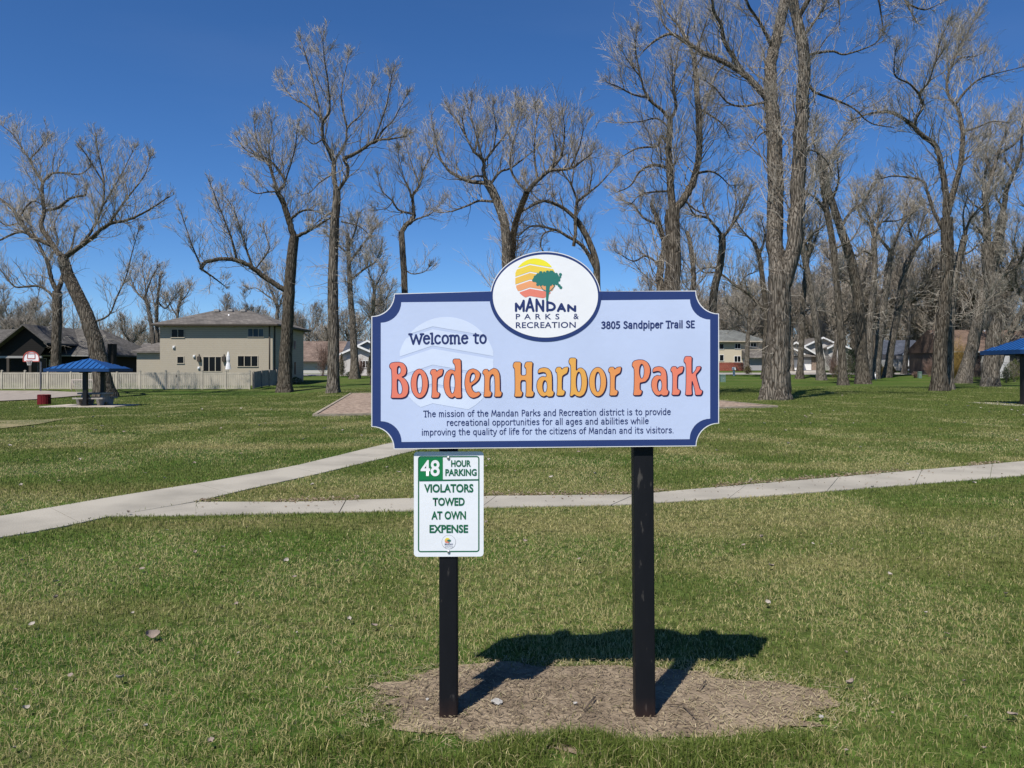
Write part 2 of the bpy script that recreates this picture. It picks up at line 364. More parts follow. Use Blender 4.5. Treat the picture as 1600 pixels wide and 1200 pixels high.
# street in front of the houses on the right, and drives
street = mat('street_asphalt', (0.30, 0.28, 0.255), (0.24, 0.22, 0.2), rough=.9, scale=1)
n_ = 60; xx = np.linspace(-40, 200, n_); V = []
for x in xx: V += [(x, 118, float(gz(x, 118)) + .05), (x, 125, float(gz(x, 125)) + .05)]
tag(link('road', fast_mesh('road', V, [(2 * i, 2 * i + 2, 2 * i + 3, 2 * i + 1) for i in range(n_ - 1)]), street), kind='structure')

# ------------------------------------------------------------------ grass blades on the near lawn
def grass_mat(name, g0, g1, s0, s1):
    m, n, l, b = nodes(name); b.inputs['Roughness'].default_value = 0.75; b.inputs['Specular IOR Level'].default_value = 0.15
    at = n.new('ShaderNodeAttribute'); at.attribute_name = 'dry'; at2 = n.new('ShaderNodeAttribute'); at2.attribute_name = 'tone'
    def mx(f, a, b_):
        x = n.new('ShaderNodeMix'); x.data_type = 'RGBA'; l.new(f, x.inputs[0])
        for s_, v in ((6, a), (7, b_)):
            if isinstance(v, tuple): x.inputs[s_].default_value = col4(v)
            else: l.new(v, x.inputs[s_])
        return x.outputs[2]
    c = mx(at.outputs['Fac'], mx(at2.outputs['Fac'], g0, g1), mx(at2.outputs['Fac'], s0, s1))
    l.new(c, b.inputs['Base Color'])
    tr = n.new('ShaderNodeBsdfTranslucent'); l.new(c, tr.inputs['Color'])
    ms = n.new('ShaderNodeMixShader'); ms.inputs[0].default_value = 0.36
    l.new(b.outputs[0], ms.inputs[1]); l.new(tr.outputs[0], ms.inputs[2]); l.new(ms.outputs[0], n['Material Output'].inputs[0])
    return m
def blades(name, X, Y, H, Wd, dry, tone, m, lean=0.55, z0=0.0):
    n = len(X); az = rng.uniform(0, 2 * np.pi, n); ln = np.abs(rng.normal(0, 1, n)) * lean; lz = rng.uniform(0, 2 * np.pi, n)
    c, s = np.cos(az), np.sin(az); base = np.stack([X, Y, gz(X, Y) + z0 - 0.004], -1)
    side = np.stack([c, s, np.zeros(n)], -1) * (Wd / 2)[:, None]
    off = np.stack([np.cos(lz), np.sin(lz), np.zeros(n)], -1)
    up = np.array([0, 0, 1.0])
    mid = base + off * (H * 0.25 * ln)[:, None] + up * (H * 0.55)[:, None]
    tip = base + off * (H * 0.95 * ln)[:, None] + up * (H * (1 - 0.25 * np.minimum(ln, 1.6)))[:, None]
    V = np.stack([base - side, base + side, mid + side * .8, mid - side * .8, tip], 1).reshape(-1, 3)
    o = (np.arange(n) * 5)[:, None]
    me = fast_mesh(name, V, o + np.array([0, 1, 2, 3]), o + np.array([3, 2, 4]), attr={'dry': np.repeat(dry, 5), 'tone': np.repeat(tone, 5)})
    return tag(link(name, me, m), kind='stuff')
def sample(n, ymin, ymax, pw, margin=1.7):
    # density falls off as Y**-pw over a widening wedge
    u = rng.random(n); e = 2 - pw; Y = (ymin ** e + u * (ymax ** e - ymin ** e)) ** (1 / e)
    X = rng.uniform(-1, 1, n) * (0.71 * Y + margin); return X, Y
gm = grass_mat('grass_blade', (0.052, 0.094, 0.013), (0.165, 0.215, 0.040), (0.27, 0.235, 0.085), (0.66, 0.57, 0.30))
X, Y = sample(1000000, 2.75, 78.0, 1.62)
thin = rng.random(len(X)) > sst(55, 78, Y); X, Y = X[thin], Y[thin]
jx, jy = rng.normal(0, .022, (2, len(X)))
court_p = gp([(-260, 628), (-260, 611), (66, 611.5), (110, 613.5), (160, 614), (128, 619), (60, 625), (0, 628)])
keep = ~(in_poly(X, Y, court_p) | in_poly(X + jx, Y + jy, poly1) | in_poly(X + jx, Y + jy, poly2) | in_poly(X, Y, wedge) | in_poly(X, Y, PAD))
dirt_in = in_poly(X, Y, [(0.27 + (x - .27) * .97, 3.72 + (y - 3.72) * .97) for x, y in DIRT]); keep &= ~(dirt_in & (rng.random(len(X)) > 0.03 + 1.1 * np.clip(np.hypot((X - .27) / np.where(X > .27, 1.16, .92), (Y - 3.72) / .46) - .74, 0, 1)))
X, Y = X[keep], Y[keep]
# patches of tired grass: in drifts across the lawn
pn = 0.55 * vnoise(X * .9 + 9, Y * .55 + 3, 1) + 0.3 * vnoise(X * 2.3, Y * 1.6, 2) + 0.25 * vnoise(X * .35 + 20, Y * .9 + X * .12, 3)
qs = Y * .97 - X * .24; stripe = np.sin(2 * np.pi * (qs + .5 * vnoise(X * .2, Y * .2, 21)) / 2.6)
base_d = 0.87 - .08 * sst(7, 10, Y) - 0.32 * sst(-3, 5, X) * sst(13, 22, Y) - 0.10 * sst(.5, 3.5, -X) * (1 - sst(6, 9, Y)) + 0.12 * sst(-2, 1.5, X) * (1 - sst(6, 14, Y)) - 0.37 * sst(6.5, 12, Y) - 0.32 * sst(18, 40, Y) + 0.09 * stripe * sst(8, 14, Y)
near_path = np.exp(-np.minimum(np.abs(Y - np.interp(X, [p[0] for p in B1], [p[1] for p in B1])), 3.0) / 0.55)
er = np.hypot((X - .27) / np.where(X > .27, 1.16, .92), (Y - 3.72) / .46)
ring = np.exp(-np.clip(er - 1, 0, 9) / .22) * (.15 + .55 * sst(.3, 1.2, X)) * (Y > 3.4)
pd = np.clip((pn - 0.55) * 3.2 + ring + base_d - 0.40 * near_path, 0.04, 0.93)
dry = np.where(rng.random(len(X)) < pd, rng.uniform(.6, 1, len(X)), rng.uniform(0, .30, len(X)))
tone = np.clip(rng.normal(.45, .25, len(X)), 0, 1)
H = (0.024 + 0.018 * rng.random(len(X))) * (1 + 0.25 * vnoise(X * 1.5, Y * 1.5, 8)) * np.where(dry > .5, .82, 1.0) * (1 + 0.012 * Y)
Wd = 0.0038 * (np.maximum(Y, 3) / 3.3) ** 0.72 * rng.uniform(.7, 1.25, len(X))
blades('grass', X, Y, H, Wd, dry, tone, gm, lean=np.where(dry > .5, 1.05, .7))
# longer tufts along the front of the bare soil
n = 9500
X = rng.normal(.35, .62, n); Y = 3.25 - np.abs(rng.normal(0, .12, n)) + 0.05 * np.sin(X * 7) + 0.05 * vnoise(X * 9, X * 0 + 2, 4)
tuft = vnoise(X * 5, Y * 5, 11) > 0.36; X, Y = X[tuft], Y[tuft]; n = len(X)
blades('long_grass', X, Y, 0.038 + 0.050 * rng.random(n), np.full(n, .0045), np.where(rng.random(n) < .12, .9, .05), np.clip(rng.normal(.5, .25, n), 0, 1), gm, lean=.8)
# grey straw thatch lying on the soil
n = 6500
t = rng.uniform(0, 2 * np.pi, n); r = np.sqrt(rng.random(n)) * rng.choice([1.0, 1.0, 1.12, 1.22], n)
X = 0.27 + r * np.where(np.cos(t) > 0, 1.18, .92) * np.cos(t); Y = 3.72 + r * .46 * np.sin(t)
ln = rng.uniform(.010, .042, n); a = rng.uniform(0, np.pi, n); w_ = rng.uniform(.0009, .0022, n)
dx, dy = np.cos(a) * ln, np.sin(a) * ln; sx, sy = -np.sin(a) * w_, np.cos(a) * w_
z0 = rng.uniform(.012, .022, n); z1 = rng.uniform(.012, .024, n)
V = np.stack([np.stack([X - sx, Y - sy, z0], -1), np.stack([X + sx, Y + sy, z0], -1), np.stack([X + dx + sx, Y + dy + sy, z1], -1), np.stack([X + dx - sx, Y + dy - sy, z1], -1)], 1).reshape(-1, 3)
tm = grass_mat('dead_thatch', (0.13, 0.10, 0.07), (0.29, 0.228, 0.155), (0.33, 0.27, 0.165), (0.55, 0.465, 0.30))
pd = np.clip(.18 + .75 * sst(.55, 1.2, X) + .35 * sst(.8, 1.05, r), 0, 1)
tag(link('dead_grass', fast_mesh('dead_grass', V, np.arange(4 * n).reshape(-1, 4), attr={'dry': np.repeat((rng.random(n) < pd) * 1.0, 4), 'tone': np.repeat(rng.random(n), 4)}), tm), kind='stuff')
# leaf litter blown against the far edge of the path
def flakes(name, X, Y, Z, S, m):
    n = len(X); a = rng.uniform(0, 2 * np.pi, n); q = []
    til = rng.uniform(-.6, .6, (n, 2))
    for (u, v) in ((-1, -.45), (.3, -.7), (1, .3), (-.2, .7)):
        dx = (u * np.cos(a) - v * np.sin(a)) * S; dy = (u * np.sin(a) + v * np.cos(a)) * S
        q.append(np.stack([X + dx, Y + dy, Z + dx * til[:, 0] + dy * til[:, 1]], -1))
    V = np.stack(q, 1).reshape(-1, 3)
    return tag(link(name, fast_mesh(name, V, np.arange(4 * n).reshape(-1, 4), attr={'dry': np.repeat(rng.random(n), 4), 'tone': np.repeat(rng.random(n), 4)}), m), kind='stuff')
lm = grass_mat('leaf_litter', (0.10, 0.065, 0.04), (0.22, 0.15, 0.09), (0.30, 0.23, 0.16), (0.45, 0.38, 0.29))
n = 3000; X = rng.uniform(-5, 9, n); Ye = np.interp(X, [p[0] for p in A1], [p[1] for p in A1]); Y = Ye + np.abs(rng.normal(0, .13, n)) - .03
kk = (vnoise(X * 1.3, X * 0 + 1, 6) > 0.28) & (~in_poly(X, Y, poly2)); X, Y = X[kk], Y[kk]
flakes('leaf_litter', X, Y, np.full(len(X), .026), rng.uniform(.009, .022, len(X)), lm)
n = 340; X = rng.uniform(-5, 8.5, n); Y = np.interp(X, [p[0] for p in A1], [p[1] for p in A1]) - rng.random(n) ** 1.6 * 1.1
kk = in_poly(X, Y, poly1); flakes('path_debris', X[kk], Y[kk], np.full(kk.sum(), .021), rng.uniform(.006, .018, kk.sum()), lm)
# ------------------------------------------------------------------ lettering: signed distance fields cut into flat shapes
class Field:
    def __init__(s, x0, x1, y0, y1, h=0.25):
        s.x0, s.y0, s.h = x0, y0, h; s.nx = int((x1 - x0) / h) + 2; s.ny = int((y1 - y0) / h) + 2
        s.d = np.full((s.nx, s.ny), 1e3)
    def win(s, xa, xb, ya, yb):
        i0 = max(0, int((xa - s.x0) / s.h)); i1 = min(s.nx, int((xb - s.x0) / s.h) + 2)
        j0 = max(0, int((ya - s.y0) / s.h)); j1 = min(s.ny, int((yb - s.y0) / s.h) + 2)
        X, Y = np.meshgrid(s.x0 + np.arange(i0, i1) * s.h, s.y0 + np.arange(j0, j1) * s.h, indexing='ij'); return slice(i0, i1), slice(j0, j1), X, Y
    def stroke(s, P, r):
        rs = r if hasattr(r, '__len__') else [r] * len(P)
        for (a, b, ra, rb) in zip(P[:-1], P[1:], rs[:-1], rs[1:]):
            m = max(ra, rb) + 3
            si, sj, X, Y = s.win(min(a[0], b[0]) - m, max(a[0], b[0]) + m, min(a[1], b[1]) - m, max(a[1], b[1]) + m)
            dx, dy = b[0] - a[0], b[1] - a[1]; L = dx * dx + dy * dy + 1e-9
            t = np.clip(((X - a[0]) * dx + (Y - a[1]) * dy) / L, 0, 1)
            s.d[si, sj] = np.minimum(s.d[si, sj], np.hypot(X - a[0] - t * dx, Y - a[1] - t * dy) - (ra + (rb - ra) * t))
    def poly(s, outer, holes=()):
        P = [p for c in (outer,) + tuple(holes) for p in c]; m = 4
        si, sj, X, Y = s.win(min(p[0] for p in P) - m, max(p[0] for p in P) + m, min(p[1] for p in P) - m, max(p[1] for p in P) + m)
        D = np.full(X.shape, 1e3); ins = np.zeros(X.shape, bool)
        for c in (outer,) + tuple(holes):
            ins ^= in_poly(X, Y, c)
            for a, b in zip(c, list(c[1:]) + [c[0]]):
                dx, dy = b[0] - a[0], b[1] - a[1]; L = dx * dx + dy * dy + 1e-9
                t = np.clip(((X - a[0]) * dx + (Y - a[1]) * dy) / L, 0, 1)
                D = np.minimum(D, np.hypot(X - a[0] - t * dx, Y - a[1] - t * dy))
        s.d[si, sj] = np.minimum(s.d[si, sj], np.where(ins, -D, D))
    def mesh(s, iso=0.0, dx=0.0, dy=0.0):
        """faces (in photograph pixels) of the region d < iso"""
        f = s.d - iso; ins = f < 0; V = []; Fs = []; cache = {}
        def vid(key, p):
            if key not in cache: cache[key] = len(V); V.append((p[0] + dx, p[1] + dy))
            return cache[key]
        def corner(i, j): return vid((i, j), (s.x0 + i * s.h, s.y0 + j * s.h))
        def cut(i, j, k, l):
            a, b = f[i, j], f[k, l]; t = a / (a - b)
            key = ((i, j, k, l) if (i, j) < (k, l) else (k, l, i, j))
            return vid(key, (s.x0 + (i + (k - i) * t) * s.h, s.y0 + (j + (l - j) * t) * s.h))
        cnt = ins[:-1, :-1].astype(int) + ins[1:, :-1] + ins[1:, 1:] + ins[:-1, 1:]
        for j in range(s.ny - 1):
            col = cnt[:, j]; i = 0; nzs = np.nonzero(col)[0]
            if not len(nzs): continue
            i = nzs[0]; end = nzs[-1]
            while i <= end:
                c = col[i]
                if c == 0: i += 1; continue
                if c == 4:
                    k = i
                    while k <= end and col[k] == 4: k += 1
                    Fs.append((corner(i, j), corner(k, j), corner(k, j + 1), corner(i, j + 1))); i = k; continue
                cs = [(i, j), (i + 1, j), (i + 1, j + 1), (i, j + 1)]; poly = []
                for q in range(4):
                    a = cs[q]; b = cs[(q + 1) % 4]
                    if ins[a]: poly.append(corner(*a))
                    if ins[a] != ins[b]: poly.append(cut(*a, *b))
                if len(poly) >= 3: Fs.append(tuple(poly))
                i += 1
        return V, Fs
def on_board(name, V, Fs, Yd, m, parent):
    """flat shapes given in photograph pixels, standing at distance Yd"""
    mb = MB(); mb.v = [tuple(W(p[0], p[1], Yd)) for p in V]; mb.f = list(Fs); mb.sm = [False] * len(Fs)
    off = Vector(abs_loc(parent)); me = bpy.data.meshes.new(name)
    me.from_pydata([(v[0] - off.x, v[1] - off.y, v[2] - off.z) for v in mb.v], [], mb.f); me.update()
    return link(name, me, m, parent)
def arc(cx, cy, rx, ry, a0, a1, n=14):
    return [(cx + rx * math.cos(math.radians(a0 + (a1 - a0) * i / n)), cy + ry * math.sin(math.radians(a0 + (a1 - a0) * i / n))) for i in range(n + 1)]
# a small condensed roman stroke alphabet (x height .64, cap height 1, y up)
def st(x, y0, y1, top=True, foot=True):
    L = [[(x, y0), (x, y1)]]
    if top: L.append([(x - .075, y1 - .05), (x, y1 - .015)])
    if foot: L.append([(x - .02, y0 + .005), (x + .075, y0 + .02)])
    return L
GL = {
 'o': ([arc(.215, .32, .15, .30, 0, 360, 24)], .43),
 'e': ([[(.07, .36), (.355, .39)] , arc(.215, .32, .150, .30, 14, 322, 20)], .42),
 'c': ([arc(.215, .32, .15, .30, 48, 318, 18)], .39),
 'a': ([[(.32, 0), (.32, .46)], arc(.20, .46, .12, .165, 0, 150, 10), arc(.185, .18, .125, .165, 0, 360, 18), [(.31, .01), (.39, .03)]], .43),
 'n': (st(.085, 0, .62) + [arc(.21, .42, .125, .20, 180, 0, 12) + [(.335, 0)], [(.33, .005), (.40, .02)]], .44),
 'm': (st(.085, 0, .62) + [arc(.19, .42, .105, .20, 180, 0, 10) + [(.295, 0)], arc(.40, .42, .105, .20, 180, 0, 10) + [(.505, 0)], [(.50, .005), (.57, .02)]], .61),
 'h': (st(.085, 0, 1.0) + [arc(.21, .42, .125, .20, 180, 0, 12) + [(.335, 0)], [(.33, .005), (.40, .02)]], .44),
 'r': (st(.085, 0, .62) + [arc(.21, .40, .125, .22, 180, 62, 8)], .31),
 'u': (st(.335, 0, .62) + [[(.085, .62)] + arc(.21, .22, .125, .20, 180, 360, 12), [(.01, .57), (.085, .605)]], .44),
 'i': (st(.085, 0, .62) + [[(.083, .945), (.087, .96)]], .18),
 'l': (st(.085, 0, 1.0), .18),
 't': ([[(.13, .86), (.13, .14)] + arc(.22, .12, .09, .10, 180, 290, 6), [(.03, .61), (.27, .62)]], .31),
 'f': ([[(.11, 0), (.11, .78)] + arc(.21, .80, .10, .17, 180, 70, 7), [(.02, .61), (.25, .62)]], .28),
 'd': (st(.34, 0, 1.0) + [arc(.205, .31, .14, .295, 0, 360, 20)], .44),
 'b': (st(.085, 0, 1.0, True, False) + [arc(.22, .31, .14, .295, 0, 360, 20)], .43),
 'p': (st(.085, -.30, .62) + [arc(.22, .31, .14, .295, 0, 360, 20)], .43),
 'q': (st(.34, -.30, .62, False) + [arc(.205, .31, .14, .295, 0, 360, 20)], .44),
 'g': ([[(.34, .62), (.34, -.12)] + arc(.215, -.13, .125, .15, 0, -140, 9), arc(.205, .32, .14, .285, 0, 360, 20), [(.34, .61), (.40, .63)]], .44),
 'k': (st(.085, 0, 1.0) + [[(.36, .60), (.12, .30)], [(.19, .37), (.38, .0)]], .41),
 's': ([[(.31, .53), (.21, .625), (.11, .57), (.09, .46), (.15, .37), (.25, .29), (.32, .20), (.29, .07), (.19, .01), (.07, .08)]], .39),
 'v': ([[(.03, .62), (.19, .0), (.35, .62)]], .38),
 'w': ([[(.03, .62), (.16, .0), (.29, .58), (.42, .0), (.55, .62)]], .58),
 'y': ([[(.03, .62), (.20, .03)], [(.36, .62), (.16, -.22), (.06, -.29)]], .38),
 'z': ([[(.05, .60), (.33, .60), (.05, .02), (.34, .02)]], .38),
 '.': ([[(.08, .01), (.085, .02)]], .17),
 'T': ([[(.21, 0), (.21, .95)], [(.02, .90), (.03, .96), (.39, .96), (.40, .90)], [(.14, .0), (.28, .0)]], .40),
 'M': ([[(.05, 0), (.12, .97), (.28, .18), (.45, .97), (.52, 0)]], .57),
 'P': (st(.09, 0, .96) + [[(.09, .955), (.20, .955)] + arc(.20, .715, .16, .24, 90, -90, 12) + [(.09, .475)]], .40),
 'R': (st(.09, 0, .96, True, False) + [[(.09, .955), (.20, .955)] + arc(.20, .73, .15, .225, 90, -90, 12) + [(.09, .505)], [(.20, .50), (.40, .0)]], .43),
 'S': ([[(.34, .82), (.23, .97), (.11, .90), (.08, .74), (.15, .58), (.27, .46), (.35, .29), (.31, .09), (.20, .01), (.06, .12)]], .42),
 'W': ([[(.0, .97), (.16, .0), (.31, .88), (.47, .0), (.63, .97)], [(-.06, .96), (.07, .97)], [(.55, .96), (.70, .97)]], .66),
 'E': ([[(.32, .95), (.08, .95), (.08, .02), (.33, .02)], [(.08, .50), (.28, .50)]], .39),
 '3': ([[(.06, .84), (.18, .96), (.31, .86), (.29, .63), (.15, .53), (.29, .45), (.34, .22), (.21, .02), (.05, .09)]], .42),
 '8': ([arc(.20, .74, .115, .21, 0, 360, 16), arc(.20, .265, .145, .26, 0, 360, 18)], .42),
 '0': ([arc(.20, .48, .145, .47, 0, 360, 22)], .42),
 '5': ([[(.32, .95), (.11, .95), (.09, .56), (.21, .60), (.33, .46), (.34, .22), (.21, .02), (.05, .08)]], .42)}
def roman(fields_y, text, xa, xb, ya, yb, cap, r, xh=.71):
    """text from (xa, ya) to (xb, yb) on the baseline, capital height cap, stroke radius r; all in pixels"""
    tot = sum(.24 if c == ' ' else GL[c][1] for c in text); sx = (xb - xa) / tot; sl = (yb - ya) / (xb - xa)
    f = Field(xa - 4, xb + 4, min(ya, yb) - cap - 4, max(ya, yb) + cap * .4 + 4, fields_y)
    x = xa
    for c in text:
        if c == ' ': x += .24 * sx; continue
        for P in GL[c][0]:
            if r < 1.1 and len(P) == 2 and math.hypot(P[0][0] - P[1][0], P[0][1] - P[1][1]) < .11 and c not in '.i': continue
            if r < 1.1 and c == 'i' and len(P) == 2 and P[0][1] < .7 and math.hypot(P[0][0] - P[1][0], P[0][1] - P[1][1]) < .11: continue
            h = (lambda y: y) if not c.islower() else (lambda y: y * xh / .64 if 0 <= y <= .64 else (y if y < 0 else xh + (y - .64) * (1.03 - xh) / .36))
            f.stroke([(x + p[0] * sx, ya + sl * (x - xa) - h(p[1]) * cap) for p in P], r)
        x += GL[c][1] * sx
    return f
def sans(name, text, x0, x1, ytop, ybase, Yd, m, parent, bold=0.0, slope=0.0, warp=None, spacing=1.0):
    """built-in sans lettering fitted into a pixel box"""
    cu = bpy.data.curves.new(name + '_curve', 'FONT'); cu.body = text; cu.size = 1.0; cu.offset = bold; cu.resolution_u = 4; cu.space_character = spacing
    ob = bpy.data.objects.new(name + '_tmp', cu); C.objects.link(ob); dg = bpy.context.evaluated_depsgraph_get(); dg.update()
    me = bpy.data.meshes.new_from_object(ob.evaluated_get(dg)); bpy.data.objects.remove(ob); bpy.data.curves.remove(cu)
    co = np.zeros(len(me.vertices) * 3); me.vertices.foreach_get('co', co); co = co.reshape(-1, 3)
    a, b = co[:, 0].min(), co[:, 0].max(); c, d = co[:, 1].min(), co[:, 1].max()
    u = (co[:, 0] - a) / (b - a); v = (co[:, 1] - c) / (d - c)
    px = x0 + u * (x1 - x0); top = np.full_like(px, ytop) if warp is None else warp(px)
    py = ybase + (top - ybase) * v + slope * (px - x0)
    off = Vector(abs_loc(parent))
    P = np.stack([(px - 800) / F * Yd - off.x, np.full_like(px, Yd - off.y), CAMZ + (HOR - py) / F * Yd - off.z], -1)
    me.vertices.foreach_set('co', P.astype(np.float32).ravel()); me.update()
    me.materials.clear()
    return link(name, me, m, parent)

# ------------------------------------------------------------------ the welcome sign
def paint(name, c, rough=0.45, var=0.93, scale=3.0):
    return mat(name, c, tuple(v * var for v in c), rough=rough, scale=scale, detail=6, spec=0.3, bump=0.03, bscale=30)
white_p = paint('sign_white', (0.80, 0.80, 0.82)); lav_p = paint('sign_lavender', (0.50, 0.575, 0.775)); navy_p = paint('sign_navy', (0.022, 0.043, 0.155))
ink_p = paint('sign_ink', (0.022, 0.036, 0.135)); water_p = paint('sign_watermark', (0.62, 0.69, 0.85)); edge_p = paint('sign_edge', (0.72, 0.72, 0.74))
FY = 3.490
root = thing('park_sign', 'wide lavender welcome board with navy border and oval crest on two black steel posts', 'sign', (W(852, 578, FY + .06).x, FY + .06, 0))
def concave(px0, px1, py0, py1, skew, rtl, rtr, rbr, rbl):
    """board outline with scooped corners, clockwise from the top left; (x, y) in pixels; top and bottom rise by skew to the right"""
    def q(cx, cy, rx, ry, a0, a1): return arc(cx, cy, rx, ry, a0, a1, 9)
    P = q(px0, py0, rtl, rtl, 90, 0) + q(px1, py0 + skew, rtr, rtr, 180, 90) + q(px1, py1 + skew, rbr, rbr, 270, 180) + q(px0, py1, rbl, rbl, 0, -90)
    return P
outer = concave(580.3, 1123.5, 458.6, 701.8, -4.6, 35.5, 36, 35.5, 35)
# join the oval to the top edge
def join_oval(P, cx, cy, rx, ry):
    ytop = lambda x: P[9][1] + (P[10][1] - P[9][1]) * (x - P[9][0]) / (P[10][0] - P[9][0])
    pts = [p for p in arc(cx, cy, rx, ry, 180, 360, 72) if p[1] < ytop(p[0]) - .2]
    return P[:10] + pts + P[10:]
outer = join_oval(outer, 852.3, 464.5, 86.6, 71.8)
band = concave(581.6, 1122.2, 459.9, 700.4, -4.6, 35.3, 35.8, 35.3, 34.8); band = join_oval(band, 852.3, 464.5, 85.4, 70.4)
inner = concave(595.0, 1109.6, 472.3, 690.6, -4.4, 32.0, 31.5, 32.0, 32.5)
mb = MB()
T = 0.016
def slab(P, Y0, Y1):
    n = len(P); a = [tuple(W(p[0], p[1], Y0)) for p in P]; s_ = Y1 / Y0
    b = [(v[0], Y1, v[2]) for v in a]
    return a + b, [tuple(range(n)), tuple(range(2 * n - 1, n - 1, -1))] + [(i, i + n, (i + 1) % n + n, (i + 1) % n) for i in range(n)]
mb.add(*slab(outer, FY, FY + T)); mb.build('board', edge_p, root)
def flat(name, P, k, m, parent=root):
    return on_board(name, P, [tuple(range(len(P)))], FY - 0.0006 * k, m, parent)
flat('border', band, 1, navy_p); flat('panel', inner, 2, lav_p)
# pale chevron sun behind the lettering
def chevron_sun(cx, cy, r, ax, cuts, sl, sr, th, ybot):
    f = []
    ys_ = [cy - r * 1.2] + cuts + [ybot]
    bands = []
    for i in range(len(ys_) - 1):
        up = ys_[i] + (th / 2 if i > 0 else 0); dn = ys_[i + 1] - (th / 2 if i < len(ys_) - 2 else 0)
        hull = []
        n = 48; top = []; bot = []
        xs_ = sorted(set(list(np.linspace(cx - r, cx + r, n)) + [ax]))
        for x in xs_:
            h = math.sqrt(max(0, r * r - (x - cx) ** 2)); c = lambda y0: y0 + (sl * (ax - x) if x < ax else sr * (x - ax))
            t_ = max(cy - h, c(up) if i > 0 else cy - h); b_ = min(cy + h, c(dn))
            if b_ - t_ > 0.05: top.append((x, t_)); bot.append((x, b_))
        if len(top) > 1: bands.append(top + bot[::-1])
    return bands
V = []; Fs = []
for b_ in chevron_sun(697.7, 571.5, 76.3, 676.0, [512.3, 542.4, 572.3, 601.5], .333, .172, 4.6, 630.3):
    k = len(V); V += b_; Fs.append(tuple(range(k, k + len(b_))))
on_board('watermark', V, Fs, FY - .0018, water_p, root)
flat('oval_ring', arc(852.2, 463.6, 87.2, 70.6, 0, 360, 96)[:-1], 4, navy_p) if False else None
# lower half of the navy ring lies on the panel; the upper half is the band itself
ring = [p for p in arc(852.2, 463.3, 87.3, 70.7, 0, 180, 60)]
ring = [(939.3, 458.5)] + [p for p in ring if p[1] >= 458.5] + [(765.0, 460.5)]
flat('oval_ring', ring, 4, navy_p)
flat('oval_face', arc(852.2, 462.6, 82.2, 64.9, 0, 360, 96)[:-1], 5, white_p)
SUNC = [(0.84, 0.74, 0.040), (0.82, 0.60, 0.075), (0.80, 0.49, 0.095), (0.80, 0.35, 0.16), (0.76, 0.22, 0.16)]
def crest(parent, T_, Yd, full=True):
    """the emblem: banded sun and a green tree; T_ maps the crest's own pixels to where it stands"""
    for b_, c in zip(chevron_sun(836.2, 436.2, 32.4, 828.0, [413.0, 425.4, 437.6, 450.0], .345, .172, 2.1, 462.4), SUNC):
        nm = 'sun_band'; P = [T_(p) for p in b_]
        if 'crest%s' % (c,) not in MATS: MATS['crest%s' % (c,)] = paint('crest_sun', c)
        on_board(nm, P, [tuple(range(len(P)))], Yd, MATS['crest%s' % (c,)], parent)
    f = Field(826, 884, 418, 472, .2)
    rr_ = random.Random(4)
    f.poly([p for p in arc(855.3, 435.5, 19.5, 9.6, 0, 360, 20)][:-1])
    for a in range(0, 360, 15):
        R_ = rr_.uniform(.86, 1.06); q = (855.3 + 20 * R_ * math.cos(math.radians(a)), 435.3 + 10 * R_ * math.sin(math.radians(a)))
        f.stroke([q, (q[0] + .3, q[1])], rr_.uniform(1.6, 2.9))
    for q in ((840.5, 429.0), (862.5, 424.8), (875.5, 428.6), (873.5, 446.0), (876, 449), (840.0, 444.5), (833.5, 438)): f.stroke([q, (q[0] + .4, q[1] + .2)], 2.2)
    f.stroke([(856.3, 444), (855.6, 456), (854.8, 468.5)], [3.6, 2.5, 1.7]); f.stroke([(855.5, 456), (848.5, 452.5), (844, 446)], .55); f.stroke([(856, 457), (861.5, 453), (867, 446.5)], .6)
    if 'crest_tree' not in MATS: MATS['crest_tree'] = paint('crest_tree', (0.030, 0.175, 0.150))
    V, Fs = f.mesh(0); on_board('tree_emblem', [T_(p) for p in V], Fs, Yd - .0006, MATS['crest_tree'], parent)
crest(root, lambda p: p, FY - .0036)
def roof(px): return np.where(px < 828, 473.6 - (px - 805) * (473.6 - 465.0) / 23, 465.0 + (px - 828) * (477.6 - 465.0) / 72)
CAPS = {'M': [[(.09, 0), (.09, 1)], [(.09, .97), (.5, .22), (.91, .97)], [(.91, 1), (.91, 0)]], 'A': [[(.08, 0), (.5, .98), (.92, 0)], [(.25, .3), (.75, .3)]], 'N': [[(.11, 0), (.11, 1)], [(.11, .98), (.89, .02)], [(.89, 0), (.89, 1)]], 'D': [[(.12, 0), (.12, 1)], [(.12, .91), (.45, .91)] + arc(.45, .5, .43, .41, 90, -90, 10) + [(.12, .09)]]}
f = Field(800, 905, 458, 492, .2); xs_ = [(805, 819.5), (821.5, 834.5), (837, 850), (853.5, 868.5), (871, 883.5), (886.5, 900)]
for c, (xa_, xb_) in zip('MANDAN', xs_):
    for P in CAPS[c]:
        P2 = [P[0]] + [(a[0] + (b[0] - a[0]) * k / 4, a[1] + (b[1] - a[1]) * k / 4) for a, b in zip(P, P[1:]) for k in range(1, 5)]
        Q = []
        for u, v in P2: x = xa_ + (xb_ - xa_) * u; t_ = float(roof(np.array(x))) + 1.4; Q.append((x, 485.6 - v * (485.6 - t_)))
        f.stroke(Q, 1.9)
V, Fs = f.mesh(0); on_board('lettering', V, Fs, FY - .0036, ink_p, root)
sans('lettering', 'P A R K S', 806, 874, 490.3, 499.0, FY - .0036, ink_p, root, bold=.012, spacing=1.15)
sans('lettering', '&', 896, 904.3, 490.0, 498.7, FY - .0036, ink_p, root, bold=.012)
sans('lettering', 'RECREATION', 806, 899.6, 503.4, 512.8, FY - .0036, ink_p, root, bold=.014, spacing=1.06, slope=-.006)
